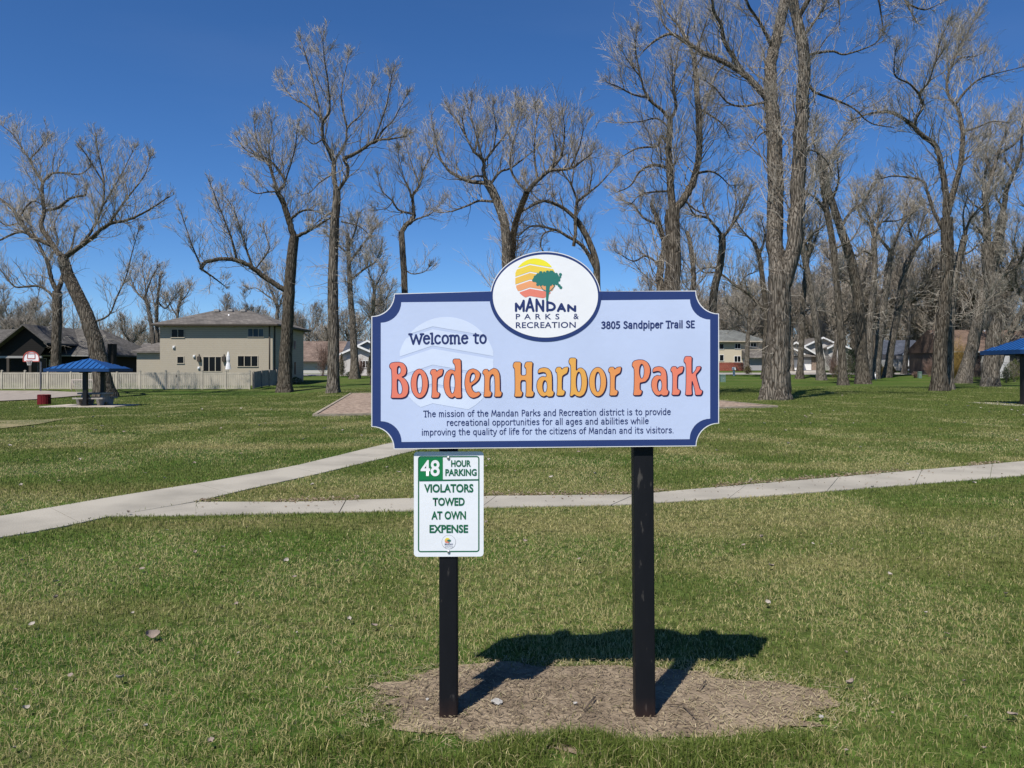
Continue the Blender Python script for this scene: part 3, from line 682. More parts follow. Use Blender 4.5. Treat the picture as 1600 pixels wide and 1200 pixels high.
def letter(text, xa, xb, ya, yb, cap, r, m=ink_p, k=4, xh=.71):
    V, Fs = roman(.2, text, xa, xb, ya, yb, cap, r, xh).mesh(0); return on_board('lettering', V, Fs, FY - .0006 * k, m, root)
letter('Welcome to', 641, 761, 537.4, 536.4, 15.8, 1.55, xh=.84)
letter('3805 Sandpiper Trail SE', 939.5, 1086, 513.2, 511.8, 10.8, 1.02, xh=.74)
letter('The mission of the Mandan Parks and Recreation district is to provide', 661.5, 1048.5, 651.3, 647.8, 9.6, 0.62)
letter('recreational opportunities for all ages and abilities while', 697.5, 1014, 665.0, 662.0, 9.6, 0.62)
letter('improving the quality of life for the citizens of Mandan and its visitors.', 658.5, 1053, 680.0, 676.3, 9.6, 0.62)
# the big name, letter outlines traced one by one (first enlargement: px = 590 + x / 5.926)
def el(cx, cy, rx, ry): return arc(cx, cy, rx, ry, 0, 360, 28)[:-1]
LET = {
 'B': ([(110, 200), (110, 180), (125, 160), (160, 153), (205, 153), (240, 163), (262, 190), (270, 225), (265, 258), (247, 282), (222, 291), (252, 305), (277, 340), (288, 385), (283, 440), (262, 473), (225, 487), (180, 487), (122, 486), (129, 455), (132, 380), (132, 300), (128, 222), (118, 210)],
       [[(182, 262), (182, 205), (195, 190), (209, 198), (217, 225), (212, 253), (197, 266)], [(181, 308), (203, 323), (223, 362), (230, 405), (223, 440), (205, 452), (188, 438), (181, 400)]]),
 'o': (el(388, 352, 80, 136), [el(388, 353, 26, 92)]),
 'r': ([(487, 260), (490, 237), (504, 219), (540, 219), (547, 242), (568, 221), (608, 216), (606, 248), (596, 276), (572, 289), (553, 302), (549, 345), (549, 428), (577, 438), (573, 465), (561, 485), (497, 485), (503, 450), (505, 380), (505, 310), (501, 272)], []),
 'd': ([(699, 162), (696, 140), (708, 122), (771, 124), (774, 190), (774, 410), (779, 486), (727, 487), (714, 470), (692, 487), (662, 481), (632, 448), (614, 395), (611, 345), (617, 290), (638, 244), (670, 222), (702, 226), (716, 240), (719, 205), (713, 174)], [el(692, 352, 25, 92)]),
 'e': ([(956, 448), (930, 473), (885, 488), (850, 475), (821, 430), (807, 370), (807, 325), (818, 264), (845, 224), (885, 212), (925, 227), (950, 254), (949, 285), (936, 318), (906, 348), (868, 372), (874, 402), (889, 424), (912, 436), (938, 427)], [[(855, 343), (855, 300), (866, 264), (884, 250), (901, 264), (905, 292), (895, 317), (872, 337)]]),
 'n': ([(972, 257), (974, 236), (990, 219), (1021, 218), (1028, 241), (1050, 221), (1080, 208), (1110, 220), (1130, 262), (1134, 325), (1134, 420), (1152, 431), (1149, 455), (1139, 475), (1080, 475), (1086, 440), (1086, 350), (1082, 292), (1067, 264), (1050, 276), (1040, 305), (1038, 350), (1038, 420), (1057, 431), (1054, 455), (1044, 475), (981, 475), (987, 440), (990, 350), (990, 290), (985, 268)], []),
 'H': ([(1255, 200), (1254, 178), (1268, 150), (1330, 152), (1327, 200), (1327, 275), (1375, 275), (1375, 210), (1359, 199), (1362, 175), (1375, 150), (1438, 150), (1432, 210), (1432, 330), (1430, 418), (1449, 430), (1446, 455), (1436, 475), (1368, 475), (1375, 430), (1375, 322), (1325, 322), (1325, 418), (1343, 430), (1340, 455), (1330, 475), (1265, 475), (1272, 430), (1272, 320), (1269, 215)], []),
 'a': ([(1005, 248), (1008, 218), (1025, 200), (1065, 192), (1100, 200), (1125, 225), (1136, 265), (1138, 330), (1138, 408), (1156, 418), (1151, 445), (1140, 462), (1100, 465), (1085, 452), (1060, 465), (1030, 455), (1003, 415), (993, 370), (998, 322), (1020, 287), (1050, 273), (1080, 281), (1085, 262), (1075, 242), (1050, 237), (1025, 243)], [el(1070, 368, 21, 55)]),
 'b': ([(232, 165), (228, 145), (240, 113), (300, 115), (298, 170), (298, 235), (320, 208), (350, 205), (380, 230), (398, 290), (401, 350), (392, 410), (370, 455), (335, 475), (300, 468), (282, 452), (260, 470), (238, 469), (246, 420), (248, 330), (248, 205), (243, 178)], [el(322, 337, 25, 92)]),
 'P': ([(815, 190), (818, 160), (835, 140), (875, 130), (920, 132), (960, 155), (982, 200), (985, 245), (970, 300), (940, 335), (905, 342), (888, 347), (888, 408), (909, 415), (905, 440), (893, 461), (825, 462), (832, 420), (835, 330), (835, 230), (829, 204)], [el(905, 238, 22, 66)]),
 'k': ([(1295, 150), (1295, 130), (1308, 98), (1371, 100), (1368, 160), (1368, 262), (1386, 250), (1407, 220), (1411, 195), (1453, 190), (1450, 215), (1432, 240), (1406, 268), (1422, 330), (1445, 408), (1468, 415), (1463, 440), (1452, 459), (1400, 460), (1398, 430), (1386, 372), (1370, 322), (1368, 400), (1373, 459), (1307, 460), (1312, 420), (1315, 330), (1315, 200), (1310, 166)], [])}
def chaikin(P):
    out = []
    for a, b in zip(P, P[1:] + P[:1]): out += [(a[0] * .82 + b[0] * .18, a[1] * .82 + b[1] * .18), (a[0] * .18 + b[0] * .82, a[1] * .18 + b[1] * .82)]
    return out
Z2 = 1541.0
place = [('B', 0, 0), ('o', 0, 0), ('r', 0, 0), ('d', 0, 0), ('e', 0, 0), ('n', 0, 0), ('H', 0, 0),
         ('a', Z2 + 480 - 1541 - 993 + 995 + 0, 8), ('r', Z2 + 105 - 487, -20), ('b', Z2, 0), ('o', Z2 + 418 - 308, -16), ('r', Z2 + 595 - 487, -21), ('P', Z2, 0), ('a', Z2, 0), ('r', Z2 + 1172 - 487, -26), ('k', Z2, 0)]
f = Field(600, 1106, 548, 632, .25)
for ch, dx, dy in place:
    if ch == 'a' and dx != Z2: dx = 1472 - 993; dy = 10
    o_, h_ = LET[ch]; tr = lambda P: [(590 + (x + dx) / 5.926, 540 + (y + dy) / 5.926) for x, y in P]
    f.poly(tr(chaikin(o_)), [tr(chaikin(q)) for q in h_])
V, Fs = f.mesh(0.45, .95, 1.0); on_board('lettering_shadow', V, Fs, FY - .0024, paint('letter_outline', (0.030, 0.016, 0.060)), root)
V, Fs = f.mesh(0.40, -.15, -.1); on_board('lettering_outline', V, Fs, FY - .0030, MATS['letter_outline'], root)
m, n, l, b = nodes('letter_fill'); b.inputs['Roughness'].default_value = .45
tc = n.new('ShaderNodeTexCoord'); sp = n.new('ShaderNodeSeparateXYZ'); l.new(tc.outputs['Object'], sp.inputs[0])
mr = n.new('ShaderNodeMapRange'); mr.inputs[1].default_value = XX(608, FY) - root.location.x; mr.inputs[2].default_value = XX(1098, FY) - root.location.x; l.new(sp.outputs['X'], mr.inputs[0])
cr = n.new('ShaderNodeValToRGB'); l.new(mr.outputs[0], cr.inputs[0])
cr.color_ramp.elements[0].position = 0.0; cr.color_ramp.elements[0].color = (0.73, 0.185, 0.13, 1); cr.color_ramp.elements[1].position = 1.0; cr.color_ramp.elements[1].color = (0.76, 0.185, 0.14, 1)
for p_, c in ((.25, (0.72, 0.215, 0.085, 1)), (.55, (0.74, 0.385, 0.075, 1)), (.62, (0.73, 0.36, 0.075, 1)), (.80, (0.74, 0.23, 0.10, 1))):
    e = cr.color_ramp.elements.new(p_); e.color = c
l.new(cr.outputs[0], b.inputs['Base Color'])
V, Fs = f.mesh(-.50, -.1, -.1); on_board('lettering', V, Fs, FY - .0036, m, root)
# posts: square steel tube, black paint scuffed down to grey and rust
def post_mat():
    m, n, l, b = nodes('black_post'); b.inputs['Specular IOR Level'].default_value = .22
    tc = n.new('ShaderNodeTexCoord'); mp = n.new('ShaderNodeMapping'); mp.inputs['Scale'].default_value = (1, 1, .28); l.new(tc.outputs['Object'], mp.inputs[0])
    z = n.new('ShaderNodeTexNoise'); z.inputs['Scale'].default_value = 38; z.inputs['Detail'].default_value = 9; l.new(mp.outputs[0], z.inputs['Vector'])
    cr = n.new('ShaderNodeValToRGB'); cr.color_ramp.elements[0].position = .635; cr.color_ramp.elements[1].position = .72
    cr.color_ramp.elements[0].color = (0.006, 0.0065, 0.009, 1); cr.color_ramp.elements[1].color = (0.055, 0.050, 0.046, 1); l.new(z.outputs['Fac'], cr.inputs[0])
    sp = n.new('ShaderNodeSeparateXYZ'); l.new(tc.outputs['Object'], sp.inputs[0])
    mr = n.new('ShaderNodeMapRange'); mr.inputs[1].default_value = .10; mr.inputs[2].default_value = .0; l.new(sp.outputs['Z'], mr.inputs[0])
    ml = n.new('ShaderNodeMath'); ml.operation = 'MULTIPLY'; l.new(mr.outputs[0], ml.inputs[0]); l.new(z.outputs['Fac'], ml.inputs[1])
    mx = n.new('ShaderNodeMix'); mx.data_type = 'RGBA'; l.new(ml.outputs[0], mx.inputs[0]); l.new(cr.outputs[0], mx.inputs[6]); mx.inputs[7].default_value = (0.045, 0.024, 0.017, 1)
    l.new(mx.outputs[2], b.inputs['Base Color'])
    rr_ = n.new('ShaderNodeMapRange'); rr_.inputs[3].default_value = .42; rr_.inputs[4].default_value = .7; l.new(z.outputs['Fac'], rr_.inputs[0]); l.new(rr_.outputs[0], b.inputs['Roughness'])
    bp = n.new('ShaderNodeBump'); bp.inputs['Strength'].default_value = .25; bp.inputs['Distance'].default_value = .002; l.new(z.outputs['Fac'], bp.inputs['Height']); l.new(bp.outputs[0], b.inputs['Normal'])
    return m
pm = post_mat()
def rounded_rect(x0, x1, y0, y1, r, n=5):
    P = []
    for cx, cy, a in ((x1 - r, y1 - r, 0), (x0 + r, y1 - r, 90), (x0 + r, y0 + r, 180), (x1 - r, y0 + r, 270)):
        P += [(cx + r * math.cos(math.radians(a + 90 * i / n)), cy + r * math.sin(math.radians(a + 90 * i / n))) for i in range(n + 1)]
    return P
PF = FY + T + .010      # front face of the posts
def post(x0, x1, lean, y):
    P = rounded_rect(x0, x1, y, y + (x1 - x0), .007); N_ = len(P); ztop = ZZ(470, FY); vv = []
    for z in (-.25, ztop): vv += [(p[0] + lean * (z / ztop - 1), p[1], z) for p in P]
    mb = MB(); mb.add(vv, [(i, (i + 1) % N_, (i + 1) % N_ + N_, i + N_) for i in range(N_)], True)
    mb.add([(p[0], p[1], ztop + .0005) for p in P], [tuple(range(N_))])
    return mb.build('post', pm, root)
post(XX(686, PF), XX(714.5, PF), 0, PF); post(XX(988.5, PF), XX(1019.5, PF), -.0145 , PF)
for x in (XX(700, PF), XX(1005, PF)):
    for pz in (492, 668): mb = MB(); mb.box(x - .032, x + .032, FY + T, PF - .0005, ZZ(pz, FY) - .02, ZZ(pz, FY) + .02); mb.build('bracket', pm, root)

# ------------------------------------------------------------------ the small parking sign bolted to the left post
PY = PF - .0035
green_p = paint('sign_green', (0.010, 0.185, 0.062)); text_green = paint('sign_text_green', (0.012, 0.125, 0.062)); plate_p = paint('plate_white', (0.76, 0.78, 0.82)); bolt_m = mat('bolt_steel', (0.55, 0.55, 0.55), rough=.35, metal=.8)
pr = thing('parking_sign', 'small white parking notice with green lettering bolted to the left post below the board', 'sign', (XX(701, PY), PY, ZZ(870, PY)))
P = rounded_rect(646.7, 755.6, 705.8, 870.0, 5.5); P = [(x, y - .004 * (x - 646)) for x, y in P]
mb = MB(); mb.add(*slab(P, PY - .0022, PY)); mb.build('plate', plate_p, pr)
FYP = PY - .0022
def rring(x0, x1, y0, y1, r, w):
    a = rounded_rect(x0, x1, y0, y1, r); b_ = rounded_rect(x0 + w, x1 - w, y0 + w, y1 - w, max(.5, r - w)); n_ = len(a)
    return [(x, y - .004 * (x - 646)) for x, y in a + b_], [(i, (i + 1) % n_, (i + 1) % n_ + n_, i + n_) for i in range(n_)]
V, Fs = rring(653.0, 749.2, 712.8, 863.0, 4.5, 2.0); on_board('border', V, Fs, FYP - .0005, text_green, pr)
on_board('number_block', [(655.1, 715), (692, 714.8), (692, 750), (655.1, 750.6)], [(0, 1, 2, 3)], FYP - .0005, green_p, pr)
on_board('divider', [(655.2, 749.6), (747.2, 748.6), (747.2, 750.8), (655.2, 752.0)], [(0, 1, 2, 3)], FYP - .0010, text_green, pr)
kk = FYP - .0015
sans('lettering', '48', 657.2, 687, 718.8, 744.2, kk, white_p, pr, bold=.02)
for t_, x0, x1, y0, y1 in (('HOUR', 704.8, 735.8, 719, 729.4), ('PARKING', 695.8, 744.8, 732.8, 743.6), ('VIOLATORS', 662.6, 739.6, 756.4, 769.6), ('TOWED', 676, 726, 777.6, 790.4), ('AT OWN', 674, 728, 798.8, 811.8), ('EXPENSE', 671, 731.4, 820, 832.8)):
    sans('lettering', t_, x0, x1, y0, y1, kk, text_green, pr, bold=.032, slope=-.004)
on_board('crest_rim', arc(701.2, 847, 11.1, 11.1, 0, 360, 40)[:-1], [tuple(range(40))], FYP - .0005, paint('rim_grey', (.25, .25, .28)), pr)
on_board('crest_disc', arc(701.2, 847, 10.6, 10.6, 0, 360, 40)[:-1], [tuple(range(40))], FYP - .0010, plate_p, pr)
q_ = 10.6 / 82; cmap = lambda p: (701.2 + (p[0] - 852) * .135, 848.2 + (p[1] - 462) * .135)
crest(pr, cmap, FYP - .0016)
sans('lettering', 'MANDAN', 694.9, 707.6, 849, 851.6, kk - .0001, ink_p, pr, bold=.02)
sans('lettering', 'PARKS &', 695.2, 707.4, 852.4, 853.5, kk - .0001, ink_p, pr); sans('lettering', 'RECREATION', 695.2, 707.6, 854.2, 855.4, kk - .0001, ink_p, pr)
for (bx, by) in ((700.6, 715.2), (701, 861.8)):
    c = W(bx, by, FYP); mb = MB()
    prof = [(.0075, 0), (.0075, -.0025), (.0055, -.0055), (.0025, -.007)]
    vv = [(c.x + r * math.cos(2 * math.pi * j / 14), c.y + z, c.z + r * math.sin(2 * math.pi * j / 14)) for r, z in prof for j in range(14)]
    mb.add(vv, [(i * 14 + j, i * 14 + (j + 1) % 14, (i + 1) * 14 + (j + 1) % 14, (i + 1) * 14 + j) for i in range(3) for j in range(14)] + [tuple(42 + j for j in range(14))], True)
    mb.build('bolt', bolt_m, pr)
# ------------------------------------------------------------------ houses
tan_s = lined('tan_siding', (0.40, 0.35, 0.275), (0.24, 0.21, 0.165), 0.22, 'Z', width=.10)
tan2_s = lined('cream_siding', (0.56, 0.485, 0.37), (0.38, 0.33, 0.25), 0.25, 'Z', width=.10)
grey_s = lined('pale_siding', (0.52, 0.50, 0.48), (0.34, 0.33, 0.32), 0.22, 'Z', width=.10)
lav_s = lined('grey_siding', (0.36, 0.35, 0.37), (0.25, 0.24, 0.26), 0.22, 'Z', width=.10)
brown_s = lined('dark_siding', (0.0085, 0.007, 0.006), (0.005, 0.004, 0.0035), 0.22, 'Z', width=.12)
maroon_s = lined('maroon_siding', (0.115, 0.09, 0.074), (0.075, 0.058, 0.048), 0.22, 'Z', width=.12)
roof_g = shingle('roof_shingle', (0.175, 0.158, 0.142), (0.108, 0.098, 0.09)); roof_d = shingle('dark_roof_shingle', (0.135, 0.125, 0.115), (0.085, 0.08, 0.074))
roof_b = shingle('slate_roof_shingle', (0.090, 0.10, 0.125), (0.055, 0.062, 0.08)); roof_r = shingle('brown_roof_shingle', (0.185, 0.128, 0.098), (0.125, 0.088, 0.068))
roof_gn = shingle('greygreen_roof_shingle', (0.17, 0.175, 0.165), (0.115, 0.12, 0.112)); roof_t = shingle('tan_roof_shingle', (0.22, 0.165, 0.135), (0.14, 0.10, 0.083))
trim_w = mat('white_trim', (0.74, 0.74, 0.74), rough=.6, scale=2); trim_d = mat('dark_trim', (0.060, 0.048, 0.038), rough=.6, scale=2); trim_t = mat('tan_trim', (0.44, 0.39, 0.31), rough=.6, scale=2)
gutter_g = mat('grey_gutter', (0.30, 0.29, 0.28), rough=.5, scale=2); door_w = lined('garage_door', (0.72, 0.72, 0.72), (0.5, 0.5, 0.5), .53, 'Z', width=.04, noise=.15)
pane_m = glass('window_glass'); pane_b = glass('window_glass_bright', (0.06, 0.085, 0.11), .04); brick_m = mat('pier_brick', (0.28, 0.22, 0.18), (0.18, 0.13, 0.1), rough=.9, scale=6)
def window(parent, x0, x1, z0, z1, Y, panes=2, frame=None, pane=None, nm='window'):
    """framed window on a wall that faces the viewer (-Y)"""
    frame = frame or trim_w; w = .07; mb = MB(); yf, yb = Y - .06, Y + .01
    mb.box(x0, x1, yf, yb, z1 - w, z1).box(x0 - .03, x1 + .03, yf - .03, yb, z0, z0 + w).box(x0, x0 + w, yf, yb, z0 + w, z1 - w).box(x1 - w, x1, yf, yb, z0 + w, z1 - w)
    for k in range(1, panes):
        xm = x0 + (x1 - x0) * k / panes; mb.box(xm - w / 2, xm + w / 2, yf + .005, yb, z0 + w, z1 - w)
    fr = mb.build(nm, frame, parent)
    mb = MB(); mb.box(x0 + w * .5, x1 - w * .5, Y - .025, Y + .008, z0 + w * .5, z1 - w * .5); mb.build('pane', pane or pane_m, fr)
    return fr
def hip(x0, x1, y0, y1, ze, zr, rx0, rx1, ry, ov=.5, th=.18):
    """hipped roof: eaves rectangle with overhang, ridge from rx0 to rx1 at depth ry"""
    a, b, c, d = x0 - ov, x1 + ov, y0 - ov, y1 + ov
    V = [(a, c, ze), (b, c, ze), (b, d, ze), (a, d, ze), (a, c, ze + th), (b, c, ze + th), (b, d, ze + th), (a, d, ze + th), (rx0, ry, zr), (rx1, ry, zr)]
    return V, [(3, 2, 1, 0), (0, 1, 5, 4), (1, 2, 6, 5), (2, 3, 7, 6), (3, 0, 4, 7), (4, 5, 9, 8), (5, 6, 9), (6, 7, 8, 9), (7, 4, 8)]
def chevron(xl, xm, xr, ze, zm, th):
    """gable roof section across (x, z)"""
    return [(xl, ze), (xm, zm), (xr, ze), (xr, ze + th), (xm, zm + th), (xl, ze + th)]

# the tan two-storey house
Y0 = 88.0; bx0, bx1 = XX(250, Y0), XX(426, Y0); gz0 = -.35; ze = ZZ(509.5, Y0); Y1 = 101.0
h = thing('tan_house', 'two-storey tan house with a low grey hipped roof behind the pale slat fence', 'house', ((bx0 + bx1) / 2, Y0, gz0))
mb = MB(); mb.box(bx0, bx1, Y0, Y1, gz0, ze); mb.build('wall', tan_s, h)
mb = MB(); V, Fs = hip(bx0, bx1, Y0, Y1, ze, ZZ(485.5, 94.5), XX(333, 94.5), XX(391, 94.5), 94.5, .72, .22); mb.add(V, Fs); rf = mb.build('roof', roof_g, h)
mb = MB(); a = .73; mb.box(bx0 - a, bx1 + a, Y0 - a - .11, Y0 - a + .0, ze + .03, ze + .17); mb.box(bx1 + a - .01, bx1 + a + .1, Y0 - a, Y1 + a, ze + .03, ze + .17); mb.build('gutter', trim_d, rf)
for px in (340, 361, 381): mb = MB(); mb.box(XX(px, 94) - .3, XX(px, 94) + .3, 93.6, 94.1, ZZ(487, 94), ZZ(483.7, 94)); mb.build('roof_vent', gutter_g, rf)
mb = MB(); p = W(357.5, 494.5, 91.7); mb.tube([p - Vector((0, 0, .3)), p + Vector((0, 0, .25))], .09); mb.build('vent_pipe', trim_w, rf)
for px0, px1, py0, py1, n_, pn in ((267.5, 288.5, 514, 528, 2, pane_m), (387, 412.5, 513, 527, 3, pane_b), (276.5, 288, 556.5, 568.3, 1, pane_m), (371, 403.5, 555.5, 573.2, 3, pane_m)):
    window(h, XX(px0, Y0), XX(px1, Y0), ZZ(py1, Y0), ZZ(py0, Y0), Y0, n_, trim_t, pn)
window(h, XX(317, Y0), XX(346.5, Y0), ZZ(581, Y0), ZZ(556.8, Y0), Y0, 3, trim_t, pane_m, 'sliding_door')
for px in (311.5, 350.5):
    mb = MB(); c = W(px, 560.5, Y0); mb.box(c.x - .16, c.x + .16, Y0 - .3, Y0 - .02, c.z - .32, c.z + .25); mb.tube([(c.x, Y0 - .15, c.z + .25), (c.x, Y0 - .1, c.z + .5), (c.x, Y0, c.z + .45)], .04, 6); mb.build('wall_lamp', trim_d, h)
for px, py, r in ((272, 542.7, .13), (303.7, 557, .12), (311, 575, .12)):
    mb = MB(); c = W(px, py, Y0); mb.box(c.x - r, c.x + r, Y0 - .12, Y0 + .01, c.z - r * 1.1, c.z + r * 1.2); mb.box(c.x - r * .7, c.x + r * .7, Y0 - .2, Y0 - .12, c.z - r * .3, c.z + r * .8); mb.build('vent', trim_w, h)
mb = MB(); mb.tube([(bx1 - .35, Y0 - .06, gz0), (bx1 - .35, Y0 - .06, ze)], .06, 6); mb.tube([(bx1 + .07, Y0 + .6, gz0), (bx1 + .07, Y0 + .6, ze)], .07, 6); mb.build('downpipe', trim_d, h)
# windows on the shaded side wall
for y_, z0, z1, wd, nm in ((96.2, 4.0, 5.2, 1.0, 'window'), (96.5, .9, 2.6, .7, 'window'), (90.3, 0.1, 2.3, 1.0, 'side_door')):
    mb = MB(); mb.box(bx1 - .01, bx1 + .06, y_, y_ + wd, z0, z1); fr = mb.build(nm, trim_t if nm == 'window' else trim_d, h)
    mb = MB(); mb.box(bx1 + .05, bx1 + .075, y_ + .08, y_ + wd - .08, z0 + .08, z1 - .08); mb.build('pane', pane_m, fr)
# its single-storey wing on the left
wx0 = XX(213.5, 89); ze2 = ZZ(551.5, 89)
mb = MB(); mb.box(wx0, bx0 + .02, 89, 98, gz0, ze2); mb.build('wing_wall', tan_s, h)
mb = MB(); V, Fs = hip(wx0, bx0 + .4, 89, 98, ze2, ZZ(535, 92), XX(243, 92), bx0 + .3, 92.5, .45, .2); mb.add(V, Fs); mb.build('wing_roof', roof_g, h)

# closed white parasol on the patio
c = W(356.5, 578, 85.5); t = thing('patio_umbrella', 'closed white patio parasol standing by the sliding door of the tan house', 'parasol', (c.x, c.y, -.3))
mb = MB(); mb.lathe((c.x, c.y, -.3), [(.28, 0), (.28, .08), (.05, .12)], 12); mb.build('base', trim_d, t)
mb = MB(); mb.tube([(c.x, c.y, -.2), (c.x, c.y, ZZ(551, 85.5))], .03, 8); mb.build('pole', trim_w, t)
mb = MB(); prof = [(.03, ZZ(576, 85.5)), (.26, ZZ(577, 85.5)), (.20, ZZ(571, 85.5)), (.13, ZZ(566, 85.5)), (.17, ZZ(562, 85.5)), (.15, ZZ(556, 85.5)), (.09, ZZ(552, 85.5)), (.02, ZZ(549, 85.5))]
k = 18; vv = [(c.x + r * (1 + .18 * (j % 2)) * math.cos(2 * math.pi * j / k), c.y + r * (1 + .18 * (j % 2)) * math.sin(2 * math.pi * j / k), z) for r, z in prof for j in range(k)]
mb.add(vv, [(i * k + j, i * k + (j + 1) % k, (i + 1) * k + (j + 1) % k, (i + 1) * k + j) for i in range(len(prof) - 1) for j in range(k)]); mb.build('canopy', mat('parasol_canvas', (.74, .74, .74), rough=.8), t)

# the dark house on the far left: long grey roof and a deep shaded gable porch
Yb = 97.0; h = thing('dark_house', 'dark brown house with a long grey shingle roof and deep gabled porch behind the fence', 'house', (XX(60, Yb), Yb, -.2))
xl, xr = XX(-160, Yb), XX(176, Yb); zeb = ZZ(557, Yb); zrb = ZZ(514.5, 103)
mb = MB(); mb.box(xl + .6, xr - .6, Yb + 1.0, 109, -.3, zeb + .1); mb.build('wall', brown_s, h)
mb = MB(); mb.prism([(Yb, zeb), (103.2, zrb - .2), (110, zeb - .3), (110, zeb - .1), (103.2, zrb), (Yb, zeb + .2)], 'X', xl, xl + 1); mb.v = []; mb.f = []; mb.sm = []; V, Fs = hip(xl, xr, Yb + .5, 110, zeb, zrb, xl + 5, XX(158, 103), 103.2, .5, .2); mb.add(V, Fs); rf = mb.build('roof', roof_d, h)
mb = MB(); mb.box(xl, xr, Yb - .12, Yb - .005, zeb + .02, zeb + .17); mb.build('gutter', gutter_g, rf)
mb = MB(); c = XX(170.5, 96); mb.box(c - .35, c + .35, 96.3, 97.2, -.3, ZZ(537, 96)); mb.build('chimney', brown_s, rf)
# porch gable in front
Yp = 92.5; pk = XX(35.5, Yp); pr_ = XX(73, Yp); ple = pk - (pr_ - pk) * 1.35; zpk = ZZ(506, Yp); zpe = ZZ(536, Yp); sl = (zpk - zpe) / (pr_ - pk)
mb = MB(); mb.prism([(ple, zpk - sl * (pk - ple) - .15), (pk, zpk - .18), (pr_, zpe - .15), (pr_, zpe + .05), (pk, zpk), (ple, zpk - sl * (pk - ple) + .05)], 'Y', Yp, 104); mb.build('porch_roof', roof_d, h)
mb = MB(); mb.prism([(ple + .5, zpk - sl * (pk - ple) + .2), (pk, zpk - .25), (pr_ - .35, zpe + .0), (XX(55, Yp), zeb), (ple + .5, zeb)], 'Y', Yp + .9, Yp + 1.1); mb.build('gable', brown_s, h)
mb = MB(); mb.box(ple + .4, XX(58, Yp), Yp + .85, Yp + 1.15, zeb - .25, zeb); mb.build('beam', gutter_g, h)
for px in (-55, 5, 40): mb = MB(); mb.box(XX(px, Yp) - .15, XX(px, Yp) + .15, Yp + .85, Yp + 1.15, -.3, zeb - .25); mb.build('porch_post', trim_d, h)
window(h, XX(35, 95) - 1.0, XX(35, 95) + 1.2, 1.2, 3.0, Yb + 1.0, 2, gutter_g, pane_m)
window(h, XX(62, 96), XX(68, 96), .6, 2.8, Yb + 1.0, 1, trim_w, pane_b); window(h, XX(150, 96), XX(175, 96) - 1, .9, 2.6, Yb + 1.0, 3, trim_d, pane_m)

# pale house with white gables between the dark house and the tan house
Yc = 122.0; h = thing('gabled_house', 'small tan house with white gable trim between the dark house and the tan house', 'house', (XX(195, Yc), Yc, .6))
xa, xm, xb = XX(166, Yc), XX(186, Yc), XX(208, Yc); zz = ZZ(555, Yc); zm = ZZ(546, Yc)
mb = MB(); mb.prism([(xa, .3), (xb, .3), (xb, zz), (xm, zm), (xa, zz)], 'Y', Yc, Yc + 9); mb.build('wall', tan_s, h)
mb = MB(); mb.prism(chevron(xa - .5, xm, xb + .5, zz - .2, zm + .05, .22), 'Y', Yc - .6, Yc + 9); rf = mb.build('roof', roof_g, h)
mb = MB(); mb.prism(chevron(xa - .55, xm, xb + .55, zz - .32, zm - .02, .33), 'Y', Yc - .72, Yc - .605); mb.build('fascia', trim_w, rf)
mb = MB(); mb.prism([(Yc + 9, ZZ(549, Yc)), (Yc + 14, ZZ(536, Yc + 14)), (Yc + 20, ZZ(549, Yc))], 'X', XX(160, Yc), XX(232, Yc)); mb.build('main_roof', roof_g, h)
mb = MB(); mb.box(XX(162, Yc), XX(231, Yc), Yc + 9.2, Yc + 19, .3, ZZ(549.2, Yc)); mb.build('main_wall', tan_s, h)
xa, xm, xb = XX(203, Yc), XX(217, Yc), XX(231, Yc)
mb = MB(); mb.prism([(xa, ZZ(548, Yc)), (xb, ZZ(548, Yc)), (xm, ZZ(537.5, Yc))], 'Y', Yc + 7, Yc + 13); mb.build('gable', brown_s, h)
mb = MB(); mb.prism(chevron(xa - .4, xm, xb + .4, ZZ(549, Yc), ZZ(537.5, Yc), .25), 'Y', Yc + 6.5, Yc + 13); mb.build('gable_roof', roof_g, h)

# low house with a brown roof and the white gabled house, left of the sign
Yd = 128.0; gzd = float(gz(-30, Yd)); h = thing('brown_roof_house', 'low cream house with a plain brown roof between two trunks left of the welcome board', 'house', (XX(508, Yd), Yd, gzd))
xa, xb = XX(462, Yd), XX(541, Yd)
mb = MB(); mb.box(xa, xb, Yd, Yd + 10, gzd - .3, ZZ(564, Yd)); mb.build('wall', grey_s, h)
mb = MB(); mb.prism([(Yd - .6, ZZ(565.5, Yd)), (Yd + 5, ZZ(533, Yd + 5)), (Yd + 11, ZZ(565, Yd)), (Yd - .6, ZZ(566.5, Yd))], 'X', xa - .5, xb + .5); rf = mb.build('roof', roof_t, h)
mb = MB(); mb.box(xa - .5, xb + .5, Yd - .75, Yd - .61, ZZ(566.5, Yd), ZZ(564.5, Yd)); mb.build('gutter', trim_d, rf)
Ye = 120.0; gze = float(gz(-20, Ye)); h = thing('white_gabled_house', 'white house with stepped white gables just left of the welcome board', 'house', (XX(570, Ye), Ye, gze))
